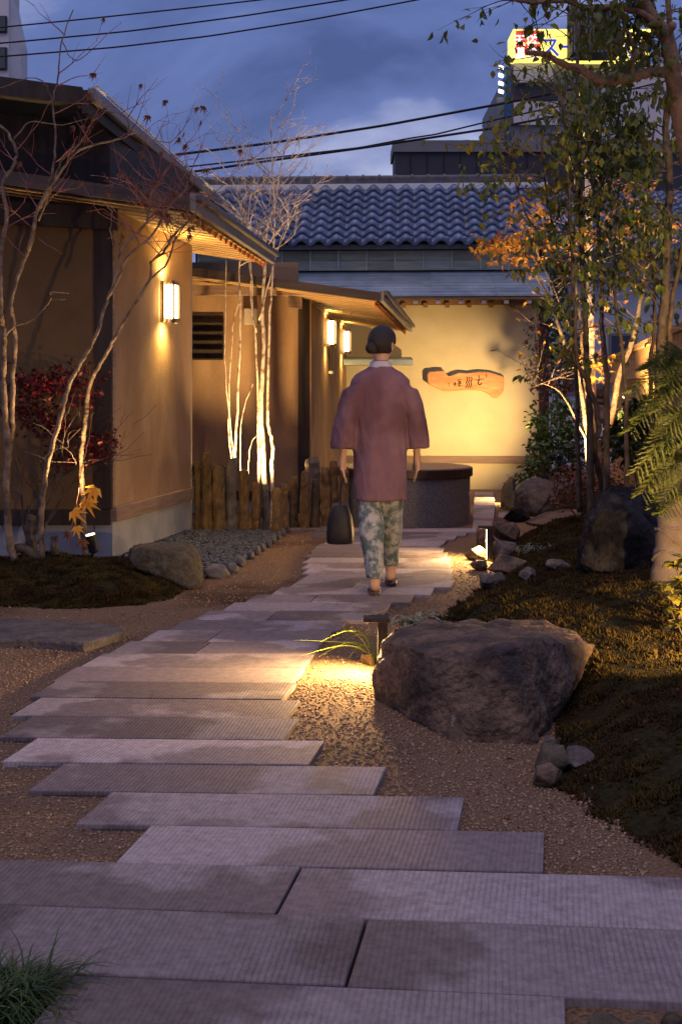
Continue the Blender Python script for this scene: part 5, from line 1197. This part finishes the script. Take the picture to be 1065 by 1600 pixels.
# yew like conifer at the right edge
cf = thing('conifer', 'drooping needle leaved conifer sprays lit at the right edge of the garden', 'tree', (2.15,5.9,zr(2.15,5.9)))
mb = MB(); stem(mb, [(1180,900),(1170,700),(1150,560),(1130,430)], 6.0, 5.9, .04, .02); mb.build('trunk', M['bark_dark'], cf)
mb = MB(); npos, nrot_y, nrot_p, nsc = [], [], [], []
def frond(a, b, sag, d):
    a = P(a[0],a[1],d+R.uniform(0,.25)); b = P(b[0],b[1],d+R.uniform(-.25,.1)); mid = (a+b)/2+Vector((0,R.uniform(-.06,.06),sag))
    pts = smoothpoly([a, (a+mid)/2+Vector((0,0,sag*.4)), mid, b], 7); mb.tube(pts, [.004-.003*i/len(pts) for i in range(len(pts))], 4)
    n = len(pts); L = (b-a).length
    for i in range(3, n):
        t = (pts[i]-pts[i-1]).normalized()
        # side sprays
        for s_ in (-1, 1):
            sdv = t.cross(Vector((0,-.5,.86))).normalized()*s_; l_ = .085*(1-i/n)+.03
            e = pts[i]+sdv*l_+t*l_*.8+Vector((0,0,-.015)); mb.tube([pts[i], e], [.0015,.0008], 3)
            for k in range(9):
                q = pts[i].lerp(e, k/8)
                for s2 in (-1,1):
                    dv = ((e-pts[i]).normalized()*.8+t.cross((e-pts[i]).normalized()).normalized()*s2*.25+(sdv.cross(Vector((0,0,1))))*s2*.5+Vector((0,0,R.uniform(-.1,.4)))).normalized()
                    npos.append((q, dv))
for (a, b, sg) in (((1085,560),(1010,575),.04),((1085,575),(990,610),.05),((1080,590),(1000,650),.05),((1085,620),(985,672),.06),((1085,640),(1010,700),.04),((1080,660),(995,735),.06),((1090,690),(1020,715),.04),((1090,720),(1015,752),.04),((1090,745),(1025,790),.04),((1090,600),(1030,640),.03),((1090,560),(1040,600),.03),((1095,780),(1035,800),.03),((1080,700),(1002,770),.05),((1085,650),(1040,690),.03)):
    frond(a, b, sg, 5.9)
mb.build('branches', M['leaf_yew'], cf)
V_, F_ = [], []
for q, dv in npos:
    w_ = dv.cross(Vector((.2,1,.3))).normalized()*.0022; L = R.uniform(.016,.026); i = len(V_)
    V_ += [tuple(q-w_), tuple(q+w_), tuple(q+dv*L+w_*.3), tuple(q+dv*L-w_*.3)]; F_.append((i,i+1,i+2,i+3))
link('needles', npmesh('needles', np.array(V_), np.array(F_)), M['leaf_yew'], cf)
# glossy golden shrub low at the right edge
gs = thing('glossy_shrub', 'glossy golden green leaved shrub beside the wrapped trunk', 'shrub', (PX(1070,5.4),5.4,zr(PX(1070,5.4),5.4)))
mb = MB(); pos = []; rots = []; sz = []
for (px,py) in ((1052,880),(1062,905),(1040,915),(1050,930),(1065,955),(1075,890),(1045,948),(1058,975),(1080,930),(1072,975),(1068,872)):
    c = P(px,py,5.4+R.uniform(-.12,.12)); mb.tube([(c.x+.06,c.y,c.z-.15),(c.x+.02,c.y,c.z-.05),tuple(c)], .004, 5)
    for k in range(9):
        pos.append(tuple(c)); rots.append((k*.7+R.uniform(-.2,.2), R.uniform(-.7,.5), R.uniform(-.2,.2))); sz.append(R.uniform(.045,.07))
mb.build('stems', M['bark_dark'], gs); rots = np.array(rots)
v, f = scatter(LROUND[0], LROUND[1], np.array(pos), rotmats(len(pos), rots[:,0], rots[:,1], rots[:,2]), np.array(sz)); link('foliage', npmesh('foliage', v, f), M['leaf_gold'], gs)
mb = MB(); stem(mb, [(1085,800),(1066,815),(1062,825)], 5.8, 5.8, .002, .001)

# ------------------------------------------------------------------ lit maples in front of the neighbour house
def lit_maple(label, stems, clusters, base, seed, d, lm='leaf_orange', tw=()):
    rr = random.Random(seed); th = thing('autumn_maple', label, 'tree', base, 'uplit autumn maples')
    mb = MB(); pth = [stem(mb, *s) for s in stems]; mb.build('trunk', M['bark_pale'], th, smooth=True)
    mb = MB(); ends = []
    for i in tw:
        for k in range(8):
            q = pth[i][int(lerp(.5,1,k/7)*(len(pth[i])-1))]; twig(mb, q, (rr.uniform(-1,1),rr.uniform(-.5,.5),rr.uniform(.2,.9)), rr.uniform(.3,.6), .005, 1, ends, .1, .8, 2, None, rr)
    mb.build('twigs', M['bark_pale'], th); pos = [tuple(e[0]) for e in ends]
    for (px,py,sx,sy,n) in clusters:
        for _ in range(int(n*.55)): pos.append(tuple(P(px+rr.gauss(0,sx*.55), py+rr.gauss(0,sy*.5), d+rr.gauss(0,.18))))
    leaves('crown', M[lm], th, pos, .068, LM_, .5, .7)
lit_maple('autumn maple with a gold lit V shaped trunk by the stone lantern', [
    ([(936,760),(940,700),(955,650),(965,590),(985,540),(995,500),(1005,440),(1010,395),(1003,330),(998,300)],12.6,12.5,.042,.010),
    ([(1000,455),(985,437),(975,410),(962,350),(955,300),(950,270)],12.5,12.4,.018,.006),([(1008,420),(1030,395),(1070,362)],12.5,12.4,.012,.004),
    ([(938,710),(925,660),(916,620),(910,560),(905,500),(899,450),(896,425)],12.6,12.5,.026,.008)],
    [(985,340,46,40,170),(1010,355,50,20,110),(960,300,26,30,60),(905,375,40,18,110),(940,375,30,16,70),(925,580,24,30,90),(940,560,30,20,60),(1040,350,20,16,40),(925,520,14,14,24),(955,250,30,20,30)], (PX(938,12.6),12.6,zr(PX(938,12.6),12.6)), 51, 12.5, tw=(0,1,3))
lit_maple('leaning autumn maple spreading amber leaves over the metal pent roof', [
    ([(920,770),(915,690),(905,600),(882,540),(862,480),(840,435),(815,410),(780,400)],12.0,11.7,.028,.006),([(905,600),(895,530),(868,460),(850,420),(838,395)],11.9,11.7,.012,.004),([(916,690),(880,620),(850,600),(830,606)],11.9,11.8,.010,.004)],
    [(785,385,34,14,150),(760,390,20,8,50),(815,375,30,20,90),(840,350,22,20,60),(800,402,40,10,90),(870,378,30,14,90),(850,330,26,18,40),(818,330,30,26,50)], (PX(920,12),12,zr(PX(920,12),12)), 57, 11.75, tw=(0,1,2))
pw = thing('pale_trunk_tree', 'straight pale trunk standing behind the gold lit maple', 'tree', (PX(924,13.4),13.4,zr(PX(924,13.4),13.4)))
mb = MB(); stem(mb, [(926,740),(924,620),(922,520),(921,430),(919,340),(916,250)], 13.3, 13.3, .055, .03, .005, n=10); stem(mb,[(921,470),(900,420),(880,370),(850,330)],13.3,13.2,.018,.005); stem(mb,[(921,440),(940,390),(960,340)],13.3,13.2,.015,.005); mb.build('trunk', M['bark_white'], pw, smooth=True)
mb = MB(); ends = []; rr = random.Random(61)
for k in range(16): twig(mb, P(921-k%3*12, 430-k*10,13.3), (rr.uniform(-1,1),rr.uniform(-.4,.4),rr.uniform(.1,.8)), .5, .006, 1, ends, .1, .8, 2, None, rr)
mb.build('twigs', M['bark_white'], pw)

# ------------------------------------------------------------------ shrubs
def shrub(label, blobs, m, tpl, size, base, seed, stemm='bark_dark', group=None, hang=.3, name='shrub'):
    rr = random.Random(seed); th = thing(name, label, 'shrub', base, group); mb = MB(); pos = []
    for (px,py,d,sx,sy,sdp,n) in blobs:
        c = P(px,py,d)
        mb.tube(smoothpoly([Vector(base), (Vector(base)+c)/2+Vector((rr.gauss(0,.05),0,.03)), c], 4), .007, 5)
        for _ in range(n):
            while True:
                u = Vector((rr.uniform(-1,1),rr.uniform(-1,1),rr.uniform(-1,1)))
                if .25 < u.length < 1: break
            if noise.noise(Vector((u.x*2.2+px,u.y*2.2,u.z*2.2+py))) < -.12: continue
            pos.append((c.x+u.x*sx*d/F, c.y+u.y*sdp, c.z+u.z*sy*d/F))
    mb.build('stems', M[stemm], th); leaves('foliage', M[m], th, pos, size, tpl, hang, .9); return th
shrub('bright green leafy bush lit beside the cream wall', [(862,670,15.2,36,30,.3,520),(845,705,15.0,26,24,.25,330),(880,640,15.6,26,20,.25,280),(892,690,15.0,28,34,.3,360),(830,728,14.6,14,16,.12,110),(830,650,17.0,10,24,.15,55)], 'leaf_bright', LO, .075, (PX(868,15),15,zr(PX(868,15),15)-.02), 81)
shrub('dark leaved low bush between green bush and azalea', [(880,725,13.6,30,26,.25,300),(905,700,13.6,26,26,.25,240)], 'leaf_dark', LO, .07, (PX(885,13.6),13.6,zr(PX(885,13.6),13.6)), 82)
shrub('rounded russet azalea behind the black boulder', [(895,755,10.6,34,34,.22,900),(925,765,10.5,30,34,.22,700),(960,750,10.6,30,30,.2,400),(880,780,10.5,20,20,.12,250)], 'leaf_azalea', LROUND, .024, (PX(905,10.5),10.5,zr(PX(905,10.5),10.5)), 83)
shrub('dark broad leaved shrub at the foot of the board fence', [(985,690,11.2,40,40,.3,380),(1020,650,11.0,40,40,.3,340),(1040,720,10.6,40,40,.3,300),(990,640,11.6,26,26,.2,120)], 'leaf_dark', LO, .11, (PX(1000,11),11,zr(PX(1000,11),11)), 84)
shrub('tall green climber beside the gatehouse corner post', [(868,430,19.8,24,30,.4,520),(872,490,19.8,28,40,.4,620),(858,540,19.6,22,30,.3,360),(885,560,19.8,30,40,.4,500),(866,600,19.4,24,24,.3,260)], 'leaf_bright', LO, .085, (PX(875,19.8),19.8,gz(19.8)), 85)
shrub('thin reddish bush in front of the cream wall edge', [(838,575,17.2,26,34,.3,150),(850,610,17.0,24,24,.3,110),(875,600,16.6,22,26,.3,100),(835,520,17.4,20,30,.25,110)], 'leaf_azalea', LM_, .07, (PX(862,16.8),16.8,gz(16.8)), 86)
shrub('mound of green leaves against the wall base', [(812,745,16.2,16,9,.15,120)], 'leaf_bright', leaf_ovate(.14,.02,.2), .11, (PX(815,16.2),16.2,gz(16.2)), 87)

# ------------------------------------------------------------------ the person walking away along the path
PD = 7.72; px0 = PX(594, PD); PZ0 = .023
per = thing('person', 'person in mauve jacket and patterned trousers walking away along the path', 'person', (px0, PD, PZ0))
def B(x, y, z): return (px0+x, PD+y, PZ0+z)
def body():
    J = {}; vs = []; es = []; rad = []
    def add(n, p, r, par=None):
        J[n] = len(vs); vs.append(p); rad.append(r)
        if par: es.append((J[par], J[n]))
    add('pelvis', B(0,0,.88), (.135,.10)); add('waist', B(0,0,1.02), (.12,.09), 'pelvis'); add('chest', B(0,.01,1.22), (.13,.09), 'waist'); add('uchest', B(0,.015,1.335), (.10,.065), 'chest')
    add('neck', B(0,.01,1.41), (.048,.05), 'uchest'); add('neck2', B(.004,.022,1.465), (.048,.05), 'neck')
    add('head', B(.010,.035,1.525), (.072,.084), 'neck2'); add('head2', B(.012,.035,1.575), (.074,.088), 'head'); add('crown', B(.010,.03,1.63), (.05,.06), 'head2')
    for s, n in ((-1,'l'),(1,'r')):
        fw = .03*s
        add('sh'+n, B(s*.145,.0,1.315), (.042,.042), 'uchest'); add('el'+n, B(s*.215,-.01+fw,1.08), (.040,.040), 'sh'+n); add('wr'+n, B(s*.235,.04+fw,.86), (.026,.022), 'el'+n)
        add('pa'+n, B(s*.237,.055+fw,.80), (.022,.034), 'wr'+n); add('kn'+n, B(s*.236,.058+fw,.765), (.019,.036), 'pa'+n)
        for k in range(4):
            yy = -.027+k*.018; l_ = (.062,.074,.078,.066)[k]
            add(f'f{k}a{n}', B(s*.234,.06+fw+yy,.755), (.0088,.0088), 'kn'+n); add(f'f{k}b{n}', B(s*.228,.064+fw+yy,.755-l_*.5), (.008,.008), f'f{k}a{n}'); add(f'f{k}c{n}', B(s*.214,.068+fw+yy,.755-l_), (.0065,.0065), f'f{k}b{n}')
        add('t1'+n, B(s*.226,.10+fw,.80), (.010,.010), 'pa'+n); add('t2'+n, B(s*.218,.12+fw,.77), (.009,.009), 't1'+n); add('t3'+n, B(s*.212,.125+fw,.74), (.007,.007), 't2'+n)
        # left foot planted, right foot trailing with lifted heel
        hy = .06 if s < 0 else -.03
        add('hip'+n, B(s*.075,0,.82), (.085,.09), 'pelvis')
        if s < 0:
            add('knee'+n, B(-.055,-.05,.47), (.052,.056), 'hip'+n); add('an'+n, B(-.04,-.16,.09), (.033,.038), 'knee'+n); add('he'+n, B(-.04,-.17,.045), (.033,.034), 'an'+n); add('to'+n, B(-.045,-.02,.032), (.038,.022), 'he'+n)
        else:
            add('knee'+n, B(.065,.10,.48), (.052,.056), 'hip'+n); add('an'+n, B(.075,.22,.10), (.033,.038), 'knee'+n); add('he'+n, B(.075,.205,.05), (.033,.034), 'an'+n); add('to'+n, B(.082,.36,.034), (.038,.022), 'he'+n)
    me = bpy.data.meshes.new('body'); me.from_pydata(vs, es, []); o = bpy.data.objects.new('body', me); C.objects.link(o)
    sk = o.modifiers.new('skin','SKIN'); sk.use_smooth_shade = True; ss = o.modifiers.new('sub','SUBSURF'); ss.levels = 2; ss.render_levels = 2
    for i, r_ in enumerate(rad): me.skin_vertices[0].data[i].radius = r_; me.skin_vertices[0].data[i].use_root = (i == 0)
    bpy.context.view_layer.update()
    me2 = bpy.data.meshes.new_from_object(o.evaluated_get(bpy.context.evaluated_depsgraph_get())); bpy.data.objects.remove(o)
    # face turned toward the right
    return link('body', me2, M['skin'], per, smooth=True)
body()
def ring(cx, cy, z, rx, ry, n=28, sq=2.4, wob=0, ph=0):
    res = []
    for k in range(n):
        a = 2*math.pi*k/n; c, s = math.cos(a), math.sin(a)
        w_ = 1+wob*math.sin(a*7+ph)+wob*.6*math.sin(a*4-ph*1.7)
        res.append(B(cx+rx*w_*math.copysign(abs(c)**(2/sq),c), cy+ry*w_*math.copysign(abs(s)**(2/sq),s), z))
    return res
jm = MB()
jm.loft([ring(0,.012,1.425,.062,.062),ring(0,.012,1.405,.085,.072),ring(0,.012,1.375,.145,.085),ring(0,.01,1.335,.183,.10),ring(0,.008,1.27,.192,.115,wob=.006),ring(0,.005,1.15,.178,.122,wob=.012,ph=1),ring(0,0,1.0,.168,.122,wob=.018,ph=2),ring(0,0,.85,.168,.128,wob=.02,ph=2.6),ring(0,0,.70,.166,.132,wob=.026,ph=3),ring(0,0,.575,.162,.134,wob=.032,ph=3.3),ring(0,0,.572,.150,.122,wob=.03,ph=3.3)])
def sleeve(s):
    fw = .03*s; rings = []
    pts = [(s*.105,.008,1.325,.085,.090),(s*.150,.004,1.30,.085,.098),(s*.186,-.002+fw*.4,1.20,.080,.104),(s*.215,-.005+fw*.8,1.08,.074,.105),(s*.232,.01+fw,.97,.080,.118),(s*.240,.022+fw,.90,.078,.120),(s*.240,.022+fw,.898,.066,.105)]
    for i, (x,y,z,rx,ry) in enumerate(pts):
        r_ = []
        for k in range(20):
            a = 2*math.pi*k/20; w_ = 1+.04*math.sin(a*5+i*.8)*(i > 1)
            tiltx = .45*max(0,1-i/3)   # rings lean at the shoulder
            r_.append(B(x+rx*math.cos(a)*w_, y+ry*math.sin(a)*w_, z+rx*math.cos(a)*s*tiltx*-1))
        rings.append(r_)
    jm.loft(rings)
sleeve(-1); sleeve(1)
def fused(mb, name, m, vox, it, fold):
    o = mb.build(name, m); rm = o.modifiers.new('r','REMESH'); rm.mode = 'VOXEL'; rm.voxel_size = vox; sm_ = o.modifiers.new('s','SMOOTH'); sm_.factor = .6; sm_.iterations = it
    bpy.context.view_layer.update(); me = bpy.data.meshes.new_from_object(o.evaluated_get(bpy.context.evaluated_depsgraph_get())); bpy.data.objects.remove(o)
    me.update()
    nr = [v.normal.copy() for v in me.vertices]
    for v, n_ in zip(me.vertices, nr): v.co += n_*fold(v.co)
    return link(name, me, m, per, smooth=True)
def jfold(c):
    x, y, z = c.x-px0, c.y-PD, c.z-PZ0; low = min(1, max(0, (1.32-z)/.4))
    a = (.5-abs(noise.noise(Vector((x*9+z*1.2, y*9, z*1.8)))))*.016*low-.006*low+(.4-abs(noise.noise(Vector((x*17, y*17, z*7+x*9)))))*.008
    return a+(.006*max(0, noise.noise(Vector((x*5, 3.1, z*15+abs(x)*20)))) if abs(x) > .15 else 0)
ja = fused(jm, 'jacket', M['jacket'], .008, 12, jfold)
MB().loft([ring(0,.014,1.412,.078,.070),ring(0,.014,1.45,.058,.060),ring(0,.016,1.455,.052,.055),ring(0,.014,1.42,.066,.062)], cap=False).build('collar', M['collar'], ja, smooth=True)
tm_ = MB()
def leg(ps):
    rings = []
    for i, (x,y,z,rx,ry) in enumerate(ps):
        rings.append([B(x+rx*math.cos(a)*(1+.05*math.sin(a*5+i)), y+ry*math.sin(a)*(1+.05*math.cos(a*4+i*1.3)), z) for a in np.linspace(0,2*math.pi,21)[:-1]])
    tm_.loft(rings)
leg([(-.07,0,.86,.075,.09),(-.070,-.005,.70,.070,.085),(-.066,-.02,.56,.076,.088),(-.06,-.06,.42,.078,.09),(-.05,-.10,.28,.066,.08),(-.043,-.14,.16,.056,.066),(-.04,-.16,.10,.050,.058),(-.04,-.16,.102,.042,.05)])
leg([(.07,0,.86,.075,.09),(.070,.01,.70,.070,.085),(.070,.04,.56,.076,.088),(.07,.10,.42,.074,.088),(.073,.15,.28,.062,.076),(.075,.20,.17,.052,.062),(.076,.215,.125,.047,.054),(.076,.215,.127,.04,.046)])
fused(tm_, 'trousers', M['trouser'], .010, 4, lambda c: noise.noise(Vector(((c.x-px0)*16, (c.y-PD)*16, (c.z-PZ0)*7)))*.008)
for (x,y0,y1) in ((-.042,-.215,.02),(.079,.16,.40)):
    m_ = MB(); prof = [(-1,0),(-.8,.72),(-.3,.82),(.3,.95),(.75,.85),(1,.0)]; cy = (y0+y1)/2; hl = (y1-y0)/2
    ol = [(x+p[1]*.042, cy+p[0]*hl) for p in prof]+[(x-p[1]*.042, cy+p[0]*hl) for p in prof[-2:0:-1]]
    m_.prism([(px0+a, PD+b) for a, b in ol], PZ0-.001, PZ0+.020); sn = m_.build('sandal', M['sandal'], per, bevel=.004)
    MB().tube([B(x-.038,y1-.10,.025),B(x-.02,y1-.08,.062),B(x+.02,y1-.08,.062),B(x+.038,y1-.10,.025)], .007, 6).build('strap', M['collar'], sn)
# hair gathered in a low knot; the head is turned to the right
fx, fy = math.sin(.75), math.cos(.75)
hb = bmesh.new(); bmesh.ops.create_icosphere(hb, subdivisions=5, radius=1)
for v in hb.verts:
    q = v.co.copy(); ff = q.x*fx+q.y*fy; sd2 = q.x*fy-q.y*fx
    st_ = noise.noise(Vector((math.atan2(q.x,-q.y)*14, q.z*1.5, 4)))*.022+noise.fractal(Vector((q.x*7,q.y*7,q.z*3)),1,2,3)*.02
    k = 1+st_
    rx = .090 if ff < .3 else .090-.034*(ff-.3)
    c_ = Vector((.010+fx*.006, .022+fy*.006, 1.578))
    z_ = q.z*.104*k
    if q.z < -.15: z_ = -.15*.094+(q.z+.15)*(.098 if ff < .1 else .02)
    fo = ff*.104*k if ff < .35 else (.35+(ff-.35)*(.9 if q.z > .35 else .12))*.104
    v.co = Vector(B(c_.x+fx*fo+fy*sd2*rx*k, c_.y+fy*fo-fx*sd2*rx*k, c_.z+z_))
bmh = bpy.data.meshes.new('hair'); hb.to_mesh(bmh); hb.free(); hr = link('hair', bmh, M['hair'], per, smooth=True)
kb = bmesh.new(); bmesh.ops.create_icosphere(kb, subdivisions=4, radius=1)
for v in kb.verts:
    q = v.co.copy(); k = 1+noise.noise(Vector((q.x*3+q.z*6, q.y*6, q.z*3)))*.10
    v.co = Vector(B(.010-fx*.098+q.x*.040*k, .022-fy*.098+q.y*.036*k, 1.535+q.z*.038*k))
bmk = bpy.data.meshes.new('hair_knot'); kb.to_mesh(bmk); kb.free(); link('hair_knot', bmk, M['hair'], hr, smooth=True)
ec = Vector((.010+fy*.082, .022-fx*.082+.012, 1.548))
MB().loft([[B(ec.x+math.cos(a)*.004*w_+fy*o_, ec.y+math.cos(a)*.018*w_-fx*o_, ec.z+math.sin(a)*.030*w_) for a in np.linspace(0,2*math.pi,15)[:-1]] for (o_,w_) in ((-.008,.6),(.004,1),(.012,.95),(.014,.6))]).build('ear', M['skin'], per, smooth=True)
nc_ = Vector((.010+fx*.098, .022+fy*.098, 1.545)); MB().loft([[B(nc_.x-fx*.03+fx*o_+math.cos(a)*.012*w_*fy, nc_.y-fy*.03+fy*o_-math.cos(a)*.012*w_*fx, nc_.z+math.sin(a)*.024*w_-o_*.2) for a in np.linspace(0,2*math.pi,13)[:-1]] for (o_,w_) in ((0,1.3),(.02,1),(.034,.55))]).build('nose', M['skin'], per, smooth=True)
# black bag hanging from the left hand
bg_ = thing('hand_bag', 'black soft bag hanging from the left hand of the walking person', 'bag', B(-.25,.03,.35))
def bring(z, rx, ry): return [B(-.255+rx*math.copysign(abs(math.cos(a))**.6,math.cos(a)), .03+ry*math.copysign(abs(math.sin(a))**.6,math.sin(a)), z) for a in np.linspace(0,2*math.pi,25)[:-1]]
MB().loft([bring(.30,.07,.10),bring(.305,.085,.13),bring(.36,.088,.145),bring(.46,.078,.14),bring(.54,.05,.125),bring(.545,.042,.115)]).build('pouch', M['bag'], bg_, smooth=True)
for yy in (-.05,.11): MB().tube(smoothpoly([B(-.255,.03+(yy-.03)*.9,.535), B(-.25,.03+(yy-.03)*.7,.64), B(-.232,.035+(yy-.03)*.25,.705), B(-.228,.04,.715)], 5), .006, 6).build('handle', M['bag'], bg_)

# fallen leaves, uncountable
pos = []
for (n, pl, pr, d0, d1) in ((60,480,860,3.0,5.2),(60,-20,300,3.3,7),(50,330,560,7,10.5),(60,820,1065,3.2,7.5),(30,0,290,7.3,8.3)):
    for _ in range(n):
        d = R.uniform(d0,d1); x = PX(R.uniform(pl,pr),d); pos.append((x,d,max(zr(x,d),zl(x,d))+.012))
o = leaves('leaf_litter', M['leaf_brown'], None, pos, .022, leaf_ovate(.3,.2,.3), .1, .4)
tag(o, 'small dry brown leaves scattered over gravel and moss', 'leaves', kind='stuff')
